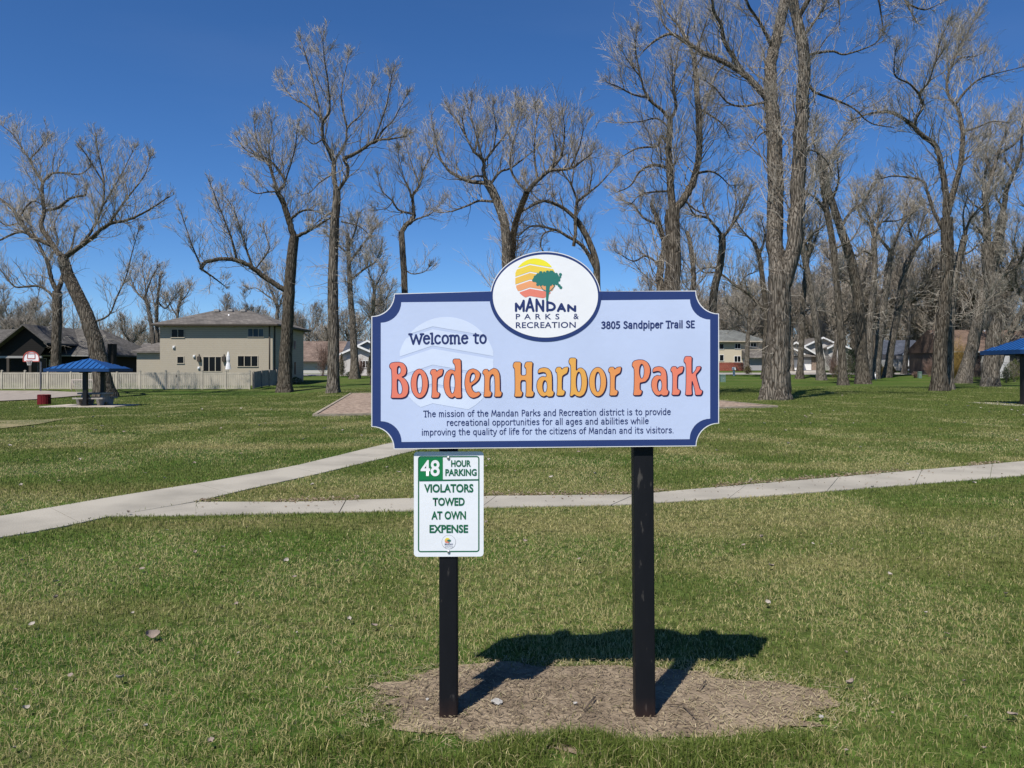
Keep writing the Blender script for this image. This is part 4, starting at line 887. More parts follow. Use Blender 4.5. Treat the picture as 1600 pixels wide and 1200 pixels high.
def gabled(h, pxl, pxm, pxr, pyl, pym, pyr, Y, depth, zb, wm, rm, fm=None, fth=.35, rname='roof', wname='wall'):
    """gabled block facing the viewer, from its gable's outline in the photograph"""
    xl, xm, xr = XX(pxl, Y), XX(pxm, Y), XX(pxr, Y); zl, zm, zr = ZZ(pyl, Y), ZZ(pym, Y), ZZ(pyr, Y)
    f_ = .06
    mb = MB(); mb.prism([(xl + .4, zb), (xr - .4, zb), (xr - .4, zr), (xm, zm - .25), (xl + .4, zl)], 'Y', Y, Y + depth); w_ = mb.build(wname, wm, h)
    mb = MB(); mb.prism([(xl, zl - .25), (xm, zm - .28), (xr, zr - .25), (xr, zr), (xm, zm), (xl, zl)], 'Y', Y - .5, Y + depth + .3); r_ = mb.build(rname, rm, h)
    if fm:
        mb = MB(); mb.prism([(xl - .05, zl - fth), (xm, zm - fth), (xr + .05, zr - fth), (xr + .05, zr + .03), (xm, zm + .03), (xl - .05, zl + .03)], 'Y', Y - .62, Y - .505); mb.build('fascia', fm, r_)
    return w_, r_
gabled(h, 545, 575, 606, 547, 531.5, 547, Ye + 4, 9, gze, grey_s, roof_b, trim_w, .27, 'roof', 'wall')
gabled(h, 531, 560, 590, 553, 540, 553, Ye + 1.5, 3, gze, grey_s, roof_b, trim_w, .27, 'front_roof', 'front_wall')
window(h, XX(559, Ye), XX(573, Ye), ZZ(575, Ye), ZZ(563, Ye), Ye + 1.5, 3)
mb = MB(); mb.prism([(Ye + 8, ZZ(549, 126)), (Ye + 12, ZZ(533, 132)), (Ye + 16, ZZ(549, 126))], 'X', XX(531, 126), XX(640, 126)); mb.build('main_roof', roof_b, h)
mb = MB(); mb.box(XX(535, 126), XX(636, 126), Ye + 9, Ye + 15, gze, ZZ(549.5, 126)); mb.build('main_wall', grey_s, h)

# houses across the road on the right
def base_z(x, y): return float(gz(x, y)) - .2
Yf = 150.0; h = thing('cream_house', 'two-storey cream house with a grey-green hipped roof right beside the welcome board', 'house', (XX(1140, Yf), Yf, 1.3))
xa, xb = XX(1062, Yf), XX(1192, Yf); ze = ZZ(534.5, Yf)
mb = MB(); mb.box(xa, xb, Yf, Yf + 11, 1.1, ze); mb.build('wall', tan2_s, h)
mb = MB(); V, Fs = hip(xa, xb, Yf, Yf + 11, ze, ZZ(515.5, Yf + 5), XX(1098, Yf), XX(1160, Yf), Yf + 5.5, .7, .22); mb.add(V, Fs); rf = mb.build('roof', roof_gn, h)
mb = MB(); mb.box(xa - .7, xb + .7, Yf - .83, Yf - .71, ze, ze + .2); mb.build('gutter', trim_t, rf)
for a, b_, c, d, k in ((1148, 1157, 536.5, 545.5, 2), (1147, 1157.5, 556, 566, 2), (1124, 1131, 537, 546, 1), (1124, 1131, 554, 564, 1), (1172, 1182, 535.5, 542, 2)):
    window(h, XX(a, Yf), XX(b_, Yf), ZZ(d, Yf), ZZ(c, Yf), Yf, k)
Yg = 138.0
mb = MB(); xa, xb = XX(1070, Yg), XX(1163, Yg); n_ = int((xb - xa) / .16)
t = thing('red_fence', 'rust red board fence in front of the cream house', 'fence', ((xa + xb) / 2, Yg, 1.2))
for i in range(n_): x = xa + i * .16; mb.box(x, x + .145, Yg, Yg + .025, base_z(x, Yg) + .1, ZZ(566.3, Yg) + random.uniform(-.02, .02))
mb.build('board_panel', mat('red_boards', (0.26, 0.065, 0.045), (0.19, 0.045, 0.03), rough=.8, scale=3), t)
mb = MB(); mb.box(xa, xb, Yg + .03, Yg + .08, 1.7, 1.8).box(xa, xb, Yg + .03, Yg + .08, 2.4, 2.5); mb.build('rail', MATS['red_boards'], t)

Yh = 145.0; h = thing('garage_house', 'grey house with overlapping white-trimmed gables and white garage doors behind the big trunk', 'house', (XX(1250, Yh), Yh, 1.4)); zb = 1.15
# shaded wing left of the garage
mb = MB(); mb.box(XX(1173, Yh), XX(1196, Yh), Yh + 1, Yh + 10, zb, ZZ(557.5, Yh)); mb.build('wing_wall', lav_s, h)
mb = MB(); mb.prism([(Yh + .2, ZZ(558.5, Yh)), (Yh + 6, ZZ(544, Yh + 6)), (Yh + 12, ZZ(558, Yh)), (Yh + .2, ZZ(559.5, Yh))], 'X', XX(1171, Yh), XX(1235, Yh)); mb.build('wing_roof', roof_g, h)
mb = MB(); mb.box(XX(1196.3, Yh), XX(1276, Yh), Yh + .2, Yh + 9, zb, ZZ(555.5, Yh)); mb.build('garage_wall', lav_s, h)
gabled(h, 1205, 1242.5, 1278.5, 555, 534, 555.5, Yh, 8, ZZ(557, Yh), grey_s, roof_g, trim_w, .3, 'garage_roof', 'garage_gable')
gabled(h, 1219, 1233, 1256, 548, 541.5, 553, Yh - 1.2, 1.4, ZZ(556, Yh), grey_s, roof_g, trim_w, .24, 'porch_roof', 'porch_gable')
mb = MB(); mb.prism([(Yh - .7, ZZ(557.3, Yh)), (Yh, ZZ(552.5, Yh)), (Yh + .15, ZZ(557, Yh))], 'X', XX(1200, Yh), XX(1277.5, Yh)); mb.build('eave_roof', roof_g, h)
for a, b_ in ((1231.5, 1251), (1253, 1268)):
    mb = MB(); mb.box(XX(a, Yh), XX(b_, Yh), Yh + .12, Yh + .19, zb + .1, ZZ(562, Yh)); mb.build('garage_door', door_w, h)
for a, b_ in ((1268.4, 1275.5), (1224, 1230.8)): mb = MB(); mb.box(XX(a, Yh), XX(b_, Yh), Yh - .05, Yh + .19, zb, ZZ(557.5, Yh)); mb.build('brick_pier', brick_m, h)
mb = MB(); mb.box(XX(1256, Yh), XX(1345, Yh), Yh + 9.2, Yh + 18, zb, ZZ(545, 155)); mb.build('wall', grey_s, h)
gabled(h, 1255, 1284.7, 1310, 540.5, 526.6, 538.5, Yh + 8.6, 8, ZZ(560, Yh), grey_s, roof_g, trim_w, .3, 'upper_roof', 'upper_wall')
gabled(h, 1291, 1308, 1328, 543.5, 534.8, 544.5, Yh + 7.0, 9, zb, grey_s, roof_g, trim_w, .3, 'side_roof', 'side_wall')
window(h, XX(1299, Yh), XX(1304.5, Yh), ZZ(556, Yh), ZZ(544.5, Yh), Yh + 7.0, 1)
mb = MB(); a = [(XX(1222, Yh), Yh + .2), (XX(1279, Yh), Yh + .2), (XX(1277, 125), 125.0), (XX(1222, 125), 125.0)]
n_ = 10; vv = []
for i in range(n_ + 1):
    for s_ in (0, 1):
        p = Vector(a[s_]).lerp(Vector(a[3 - s_]), i / n_); vv.append((p.x, p.y, float(gz(p.x, p.y)) + .07))
mb.add(vv, [(2 * i, 2 * i + 1, 2 * i + 3, 2 * i + 2) for i in range(n_)]); tag(mb.build('driveway', mat('drive_concrete', (.46, .42, .36), (.38, .34, .29), rough=.9, scale=.8)), kind='structure')

Yi = 140.0; h = thing('slate_roof_house', 'pale house with a blue-grey roof and open white garage seen between leaning trunks', 'house', (XX(1430, Yi), Yi, 1.3)); zb = 1.1
mb = MB(); mb.prism([(Yi + 3, ZZ(553, Yi)), (Yi + 9, ZZ(531.5, Yi + 9)), (Yi + 15, ZZ(553, Yi)), (Yi + 3, ZZ(554, Yi))], 'X', XX(1380, Yi), XX(1470, Yi)); mb.build('roof', roof_b, h)
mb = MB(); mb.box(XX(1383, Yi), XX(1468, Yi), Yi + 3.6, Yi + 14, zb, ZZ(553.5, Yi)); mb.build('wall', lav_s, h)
gabled(h, 1410, 1448, 1480, 553.5, 532, 552, Yi + 1, 8, zb, grey_s, roof_b, trim_w, .28, 'gable_roof', 'gable_wall')
gabled(h, 1408, 1426.5, 1444, 553.5, 545.5, 554, Yi - 1.5, 2.6, ZZ(560, Yi), grey_s, roof_b, trim_w, .27, 'garage_roof', 'garage_gable')
mb = MB(); mb.box(XX(1412, Yi), XX(1436, Yi), Yi - 1.45, Yi - 1.3, zb, ZZ(560, Yi)); mb.build('garage_door', door_w, h)
mb = MB(); mb.box(XX(1383, Yi), XX(1411.8, Yi), Yi - .6, Yi + 3, zb, ZZ(562, Yi)); mb.build('porch_wall', grey_s, h)
Yj = 112.0; h = thing('maroon_house', 'long low house with a reddish brown roof behind the right-hand shelter', 'house', (XX(1560, Yj), Yj, .6)); zb = .3
mb = MB(); mb.box(XX(1487, Yj), XX(1700, Yj), Yj, Yj + 12, zb, ZZ(549, Yj)); mb.build('wall', maroon_s, h)
mb = MB(); mb.prism([(Yj - .8, ZZ(549.6, Yj)), (Yj + 6, ZZ(515.5, Yj + 6)), (Yj + 13, ZZ(549, Yj)), (Yj - .8, ZZ(551, Yj))], 'X', XX(1484, Yj), XX(1705, Yj)); rf = mb.build('roof', roof_r, h)
mb = MB(); mb.box(XX(1484, Yj), XX(1705, Yj), Yj - .95, Yj - .81, ZZ(551, Yj), ZZ(548.8, Yj)); mb.build('gutter', gutter_g, rf)
for px in (1538, 1561, 1580): mb = MB(); mb.tube([W(px, 520, Yj + 5.5), W(px, 515.5, Yj + 5.5)], .11, 8); mb.build('vent_pipe', trim_w, rf)
for a, b_ in ((1493, 1504), (1527, 1538), (1563, 1572)): window(h, XX(a, Yj), XX(b_, Yj), ZZ(570, Yj), ZZ(556, Yj), Yj, 2, trim_d)
mb = MB(); mb.box(XX(1558, 108), XX(1574, 108), 107.5, 111.8, .1, ZZ(556, 108)); mb.build('shed_wall', grey_s, h)

# ------------------------------------------------------------------ fences, left
vinyl = mat('vinyl_fence', (0.43, 0.385, 0.31), (0.355, 0.32, 0.26), rough=.55, scale=1.5)
Yk = 80.0; fx0, fx1 = XX(-130, Yk), XX(391, Yk); gate0, gate1 = XX(259.5, Yk), XX(278.5, Yk)
t = thing('slat_fence', 'long pale vinyl slat fence across the left side of the park', 'fence', ((fx0 + fx1) / 2, Yk, -.3))
posts = [XX(px, Yk) for px in range(-105, 250, 36)]; posts = [x for x in posts if x < gate0 - 1] + [gate0, gate1] + [XX(p_, Yk) for p_ in (316, 353, 390)]
def top(x): return float(gz(x, Yk)) + 1.72
for x in posts:
    mb = MB(); b_ = float(gz(x, Yk)); mb.box(x - .075, x + .075, Yk - .075, Yk + .075, b_ - .1, top(x) + .12); mb.prism([(x - .1, top(x) + .12), (x + .1, top(x) + .12), (x, top(x) + .22)], 'Y', Yk - .1, Yk + .1); mb.build('post', vinyl, t)
def panel(xa, xb, nm):
    mb = MB(); n_ = max(3, int((xb - xa - .15) / .178)); w_ = (xb - xa - .15) / n_
    for i in range(n_):
        x = xa + .075 + i * w_; b_ = float(gz(x, Yk)); mb.box(x + .022, x + w_ - .022, Yk - .012, Yk + .012, b_ + .10, top(x) - .19)
    for z in (.04, 1.52, 1.62):
        za, zb_ = float(gz(xa, Yk)) + z, float(gz(xb, Yk)) + z
        mb.beam((xa + .075, Yk, za + .05), (xb - .075, Yk, zb_ + .05), .05, .11 if z != 1.62 else .05)
    return mb.build(nm, vinyl, t)
for a, b_ in zip(posts[:-1], posts[1:]):
    if abs(a - gate0) > .01: panel(a, b_, 'slat_panel')
g = panel(gate0, gate1, 'gate')
mb = MB(); 
for z in (.35, 1.3): mb.box(gate1 - .14, gate1 - .05, Yk - .06, Yk - .015, z - .35, z - .2)
mb.box(gate1 - .22, gate1 - .1, Yk - .08, Yk - .02, .9, 1.0); mb.build('hinge', trim_d, g)
# the dark side run of fence going back along the garden
t = thing('side_fence', 'shaded grey board fence running back beside the tan house', 'fence', (XX(391, Yk), 86, -.3))
xs_ = XX(392, Yk) + .12; mb = MB(); n_ = int((93.5 - Yk) / .16)
for i in range(n_): y = Yk + .1 + i * .16; b_ = float(gz(xs_, y)); mb.box(xs_ - .012, xs_ + .012, y, y + .15, b_ + .05, b_ + 1.72)
mb.build('board_panel', mat('grey_boards', (.30, .27, .24), (.22, .2, .18), rough=.8, scale=2), t)
for y in np.linspace(Yk + .3, 93.3, 6): mb = MB(); b_ = float(gz(xs_, y)); mb.box(xs_ + .013, xs_ + .11, y - .06, y + .06, b_ - .1, b_ + 1.8); mb.build('post', MATS['grey_boards'], t)

# ------------------------------------------------------------------ park furniture
blue_r = lined('blue_metal_roof', (0.014, 0.082, 0.255), (0.010, 0.06, 0.19), 1e6, 'Z', rough=.5, width=0, noise=.25, bump=0)
black_m = mat('black_steel', (0.012, 0.012, 0.013), rough=.4, scale=5); conc2 = mat('table_concrete', (0.33, 0.305, 0.27), (0.24, 0.22, 0.195), rough=.9, scale=5, bump=.3)
slab_m = mat('slab_concrete', (0.42, 0.37, 0.31), (0.34, 0.30, 0.25), rough=.9, scale=1.2)
def shelter(name, label, cx, cy, z, half, eave, apex, post_off):
    half, hy = half
    t = thing(name, label, 'shelter', (cx, cy, z))
    # hipped metal roof with standing seams
    zt = z + eave; za = z + apex; a = half; c4 = [(cx - a, cy - hy), (cx + a, cy - hy), (cx + a, cy + hy), (cx - a, cy + hy)]
    mb = MB(); mb.add([(x, y, zt) for x, y in c4] + [(x, y, zt + .12) for x, y in c4] + [(cx, cy, za)], [(3, 2, 1, 0), (0, 1, 5, 4), (1, 2, 6, 5), (2, 3, 7, 6), (3, 0, 4, 7), (4, 5, 8), (5, 6, 8), (6, 7, 8), (7, 4, 8)]); rf = mb.build('roof', blue_r, t)
    mb = MB(); apexv = Vector((cx, cy, za))
    for i in range(4):
        p, q = Vector((*c4[i], zt + .12)), Vector((*c4[(i + 1) % 4], zt + .12)); ns = int((q - p).length / .32); m_ = (p + q) / 2; up_ = (apexv - m_)
        for k in range(1, ns):
            f = k / ns; s0 = p.lerp(q, f); lim = 1 - abs(2 * f - 1); e = s0 + up_ * lim * .97; n_ = up_.cross(q - p).normalized(); n_ = n_ if n_.z > 0 else -n_
            mb.beam(s0 + n_ * .018, e + n_ * .018, .035, .04)
    mb.build('seam', mat('blue_seam', (0.009, 0.052, 0.17), rough=.5) if 'blue_seam' not in MATS else MATS['blue_seam'], rf)
    mb = MB()
    for i in range(4): p, q = c4[i], c4[(i + 1) % 4]; mb.beam((*p, zt + .05), (*q, zt + .05), .05, .19)
    mb.build('fascia', mat('blue_fascia', (0.010, 0.042, 0.13), rough=.5) if 'blue_fascia' not in MATS else MATS['blue_fascia'], rf)
    for (ox, oy) in post_off:
        mb = MB(); mb.box(cx + ox - .12, cx + ox + .12, cy + oy - .12, cy + oy + .12, z - .1, zt + .02)
        mb.box(cx + ox - .35, cx + ox + .35, cy + oy - .06, cy + oy + .06, zt - .12, zt + .02); mb.box(cx + ox - .18, cx + ox + .18, cy + oy - .18, cy + oy + .18, z + .0, z + .08); mb.build('post', black_m, t)
    return t
def picnic_table(label, cx, cy, z, rz=0.0, light=None):
    """heavy concrete picnic table: slab top, two slab benches, two shaped pedestals"""
    t = thing('picnic_table', label, 'table', (cx, cy, z))
    mb = MB(); mb.prism(rounded_rect(cx - .95, cx + .95, cy - .40, cy + .40, .06), 'Z', z + .68, z + .78); mb.build('tabletop', conc2, t)
    for s in (-1, 1):
        mb = MB(); mb.prism(rounded_rect(cx - .95, cx + .95, cy + s * .78 - .17, cy + s * .78 + .17, .05), 'Z', z + .40, z + .49); mb.build('bench', conc2, t)
        mb = MB(); x = cx + s * .62
        mb.prism([(cy - .98, z + .40), (cy - .80, z + .0), (cy - .34, z + .0), (cy - .22, z + .20), (cy + .22, z + .20), (cy + .34, z), (cy + .80, z), (cy + .98, z + .40), (cy + .50, z + .40), (cy + .30, z + .68), (cy - .30, z + .68), (cy - .50, z + .40)], 'X', x - .08, x + .08); mb.build('pedestal', conc2, t)
    return t
# left shelter
c = G(133, 635.5); sz = c.z; Ys = 48.0; cx = XX(148, 50); sz = ZZ(635, 48.2)
def groundslab(cx, cy, hw, hd, z, nm='concrete_pad'):
    mb = MB(); mb.prism(rounded_rect(cx - hw, cx + hw, cy - hd, cy + hd, .05), 'Z', z - .5, z + .0); return tag(mb.build(nm, slab_m), kind='structure')
sh = shelter('picnic_shelter', 'small blue hipped-roof picnic shelter by the court on the left', XX(139.5, 49.5), 49.5, sz, (1.98, 1.48), ZZ(579.5, 48) - sz, ZZ(560, 49.5) - sz, [(XX(133.5, 48.8) - XX(139.5, 49.5), -.7), (XX(161, 50.3) - XX(139.5, 49.5), .8)])
groundslab(XX(138, 49.2), 49.5, 2.3, 1.6, sz + .01)
picnic_table('grey concrete picnic table under the left blue shelter', XX(149, 49.9), 49.9, sz + .012)
# right shelter, cut by the edge of the frame
cx, cy, sz = 24.05, 35.9, ZZ(632.5, 35.2)
shelter('picnic_shelter', 'blue-roofed picnic shelter cut off by the right edge of the photo', cx, cy, sz, (1.98, 1.48), ZZ(552, 35.5) - sz, ZZ(552, 35.5) - sz + .98, [(-1.33, -.7), (.3, .8)])
groundslab(cx - .1, cy, 2.35, 1.9, sz + .01)
picnic_table('concrete picnic table under the right-hand blue shelter', cx + 1.2, cy, sz + .012)
# basketball hoop
c = G(63.5, 612); x, y, z = c.x, c.y, c.z; px_m = y / F
t = thing('basketball_hoop', 'white fan-shaped basketball backboard on a grey pole at the court', 'basketball hoop', (x, y, z))
mb = MB(); mb.tube([(x, y, z - .3), (x, y, ZZ(566, y)), (x - .25, y - .5, ZZ(562, y))], .085, 10); mb.build('pole', mat('galvanised', (.33, .34, .36), rough=.5, metal=.3), t)
bx, by, bz = XX(54.3, y), y - .55, ZZ(564.8, y); hw = 12.2 * px_m
fan = [(bx - hw, bz), (bx + hw, bz), (bx + hw, bz + 5 * px_m)] + [(bx + hw * math.cos(a), bz + 5 * px_m + 10.5 * px_m * math.sin(a)) for a in np.linspace(.15, math.pi - .15, 12)] + [(bx - hw, bz + 5 * px_m)]
mb = MB(); mb.prism(fan, 'Y', by, by + .05); bb = mb.build('backboard', mat('board_white', (.72, .70, .70), rough=.5), t)
red_l = mat('board_red', (.42, .09, .07), rough=.5)
mb = MB(); P = [Vector((p[0], by - .01, p[1])) for p in fan]
for a, b_ in zip(P, P[1:] + P[:1]): mb.beam(a, b_, .07, .08)
mb.build('rim_band', red_l, bb)
mb = MB(); q = [(bx - .36, bz + .28), (bx + .36, bz + .28), (bx + .36, bz + .75), (bx - .36, bz + .75)]
for a, b_ in zip(q, q[1:] + q[:1]): mb.beam((a[0], by - .008, a[1]), (b_[0], by - .008, b_[1]), .05, .06)
mb.build('target_square', red_l, bb)
mb = MB(); mb.tube([(bx + .24 * math.cos(a), by - .32 + .24 * math.sin(a), bz + .08) for a in np.linspace(0, 2 * math.pi, 17)], .02, 6, False); mb.build('rim', red_l, t)
mb = MB()
for a in np.linspace(0, 2 * math.pi, 13)[:-1]:
    mb.beam((bx + .24 * math.cos(a), by - .32 + .24 * math.sin(a), bz + .07), (bx + .14 * math.cos(a + .5), by - .32 + .14 * math.sin(a + .5), bz - .38), .025)
    mb.beam((bx + .24 * math.cos(a), by - .32 + .24 * math.sin(a), bz + .07), (bx + .14 * math.cos(a - .5), by - .32 + .14 * math.sin(a - .5), bz - .38), .025)
mb.build('net', mat('net_cord', (.6, .58, .55), rough=.9), t)
# red litter bin
Yb_ = 52.0; zb = ZZ(636, Yb_); x = XX(69, Yb_); r = 8.6 * Yb_ / F; hh = ZZ(617, Yb_) - zb
t = thing('litter_bin', 'dark red slatted litter bin on the grass beside the left shelter', 'bin', (x, Yb_, zb)); red_b = mat('bin_red', (0.155, 0.012, 0.016), rough=.4, scale=4)
for k in range(24):
    a = 2 * math.pi * k / 24
    mb = MB() if k == 0 else mb; c_, s_ = math.cos(a), math.sin(a); mb.beam((x + r * c_, Yb_ + r * s_, zb + .05), (x + r * c_, Yb_ + r * s_, zb + hh), r * .2, .03)
mb.build('slats', red_b, t)
mb = MB(); mb.tube([(x + r * 1.02 * math.cos(a), Yb_ + r * 1.02 * math.sin(a), zb + hh) for a in np.linspace(0, 2 * math.pi, 25)], .03, 6, False); mb.tube([(x + r * 1.02 * math.cos(a), Yb_ + r * 1.02 * math.sin(a), zb + .06) for a in np.linspace(0, 2 * math.pi, 25)], .03, 6, False); mb.build('hoop_band', red_b, t)
mb = MB(); mb.lathe((x, Yb_, zb), [(r * .9, .0), (r * .9, hh * .97)], 20); mb.build('liner', black_m, t)
# small goal by the court, seen through the shelter
c = G(129, 613.5); t = thing('goal', 'small white tube goal with a net by the fence beyond the left shelter', 'goal', tuple(c)); gw = 34 * c.y / F; gh = 20 * c.y / F; tube_w = mat('goal_tube', (.60, .50, .47), rough=.5)
x0_, x1_ = XX(112, c.y), XX(145, c.y)
mb = MB(); mb.tube([(x0_, c.y, c.z), (x0_, c.y, c.z + gh), (x1_, c.y, c.z + gh), (x1_, c.y, c.z)], .035, 6); mb.tube([(x0_, c.y, c.z + gh), (x0_, c.y + .9, c.z), (x1_, c.y + .9, c.z), (x1_, c.y, c.z + gh)], .03, 6); mb.build('frame', tube_w, t)
mb = MB()
for k in range(15):
    x_ = x0_ + (x1_ - x0_) * k / 14; mb.beam((x_, c.y, c.z + gh), (x_, c.y + .9, c.z + .02), .012)
for k in range(9):
    f = k / 9; mb.beam((x0_, c.y + .9 * f, c.z + gh * (1 - f)), (x1_, c.y + .9 * f, c.z + gh * (1 - f)), .012)
mb.build('net', MATS['net_cord'], t)
# two pale utility posts by the side fence
for px, hpx, lab in ((403.2, 11, 'taller pale green utility marker by the corner of the slat fence'), (410.5, 8, 'shorter pale utility marker by the corner of the slat fence')):
    c = G(px, 602.8); s = c.y / F; t = thing('utility_marker', lab, 'marker', tuple(c)); m_ = mat('marker_pale', (.48, .53, .48), rough=.5) if 'marker_pale' not in MATS else MATS['marker_pale']
    mb = MB(); mb.box(c.x - 1.5 * s, c.x + 1.5 * s, c.y - .08, c.y + .08, c.z - .05, c.z + hpx * s * .86); mb.build('body', m_, t)
    mb = MB(); mb.box(c.x - 1.8 * s, c.x + 1.8 * s, c.y - .1, c.y + .1, c.z + hpx * s * .86, c.z + hpx * s); mb.build('cap', trim_w, t)
# white plastic marker post among the trunks
c = G(1368.5, 594); t = thing('marker_post', 'thin white marker post leaning among the trunks on the right', 'post', tuple(c)); s = c.y / F
mb = MB(); mb.tube([c - Vector((0, 0, .1)), c + Vector((-1.0 * s, 0, 10.5 * s))], .07, 8); mb.build('post', trim_w, t); mb = MB(); p = c + Vector((-1.0 * s, 0, 10.5 * s)); mb.tube([p, p + Vector((-.02, 0, .12))], .085, 8); mb.build('cap', gutter_g, t)
# green utility boxes
box_g = mat('utility_green', (.13, .20, .17), rough=.5, scale=3)
for px, py, w_, h_, lab in ((1130, 597, 7.5, 12, 'grey-green utility cabinet on the grass right beside the welcome board'), (1438, 591, 5, 10.5, 'small green utility pedestal near the road on the right')):
    c = G(px, py); s = c.y / F; t = thing('utility_box', lab, 'utility box', tuple(c))
    mb = MB(); mb.box(c.x - w_ * s / 2, c.x + w_ * s / 2, c.y, c.y + w_ * s * .8, c.z - .05, c.z + h_ * s * .85); mb.build('cabinet', box_g, t)
    mb = MB(); mb.prism([(c.y - .05, c.z + h_ * s * .85), (c.y + w_ * s * .85, c.z + h_ * s * .85), (c.y + w_ * s * .6, c.z + h_ * s), (c.y - .05, c.z + h_ * s * .94)], 'X', c.x - w_ * s * .53, c.x + w_ * s * .53); mb.build('lid', box_g, t)
    mb = MB(); mb.box(c.x - .02, c.x + .06, c.y - .03, c.y, c.z + h_ * s * .4, c.z + h_ * s * .55); mb.build('latch', gutter_g, t)
# mailbox
c = G(1146.8, 587); s = c.y / F; t = thing('mailbox', 'white kerbside mailbox on a thick white post by the road', 'mailbox', tuple(c))
mb = MB(); mb.box(c.x - .13, c.x + .13, c.y - .13, c.y + .13, c.z - .1, c.z + 9 * s); mb.build('post', trim_w, t)
mb = MB(); z0 = c.z + 9 * s; prof = [(c.x - .02 + .2 * math.cos(a), z0 + .22 + .2 * math.sin(a)) for a in np.linspace(0, math.pi, 9)] + [(c.x - .22, z0), (c.x + .18, z0)]; mb.prism(prof, 'Y', c.y - .35, c.y + .3); mb.build('box', trim_w, t)
mb = MB(); mb.box(c.x + .19, c.x + .215, c.y - .1, c.y + .15, z0 + .2, z0 + .32); mb.build('flag', red_l, t)
# dark car on the drive, half hidden by shrubs
cy = 134.0; cx = XX(1441, cy); z = float(gz(cx, cy)) + .03; t = thing('parked_car', 'dark car on the drive of the blue-grey roofed house, half hidden by red shrubs', 'car', (cx, cy, z)); car_p = mat('car_paint', (.012, .014, .022), rough=.2, spec=.6)
mb = MB(); L = 2.25
sec = [(-L, .35), (-L, .78), (-1.35, .95), (-.75, 1.42), (.95, 1.44), (1.75, 1.0), (L, .9), (L, .35)]
mb.prism([(cx + a, z + b_) for a, b_ in sec], 'Y', cy - .86, cy + .86); mb.build('body', car_p, t)
mb = MB(); mb.prism([(cx - 1.22, z + .98), (cx - .72, z + 1.36), (cx + .9, z + 1.38), (cx + 1.55, z + 1.02)], 'Y', cy - .875, cy + .875); mb.build('window', pane_m, t)
for wx in (-1.4, 1.4):
    for s_ in (-1, 1):
        mb = MB(); mb.tube([(cx + wx, cy + s_ * .70, z + .33), (cx + wx, cy + s_ * .90, z + .33)], .33, 18); w_ = mb.build('wheel', black_m, t); mb = MB(); mb.tube([(cx + wx, cy + s_ * .905, z + .33), (cx + wx, cy + s_ * .915, z + .33)], .2, 14); mb.build('rim', MATS['galvanised'], w_)
for s_ in (-.6, .6): mb = MB(); mb.box(cx - L - .02, cx - L + .05, cy + s_ - .2, cy + s_ + .2, z + .62, z + .76); mb.build('headlight', pane_b, t)
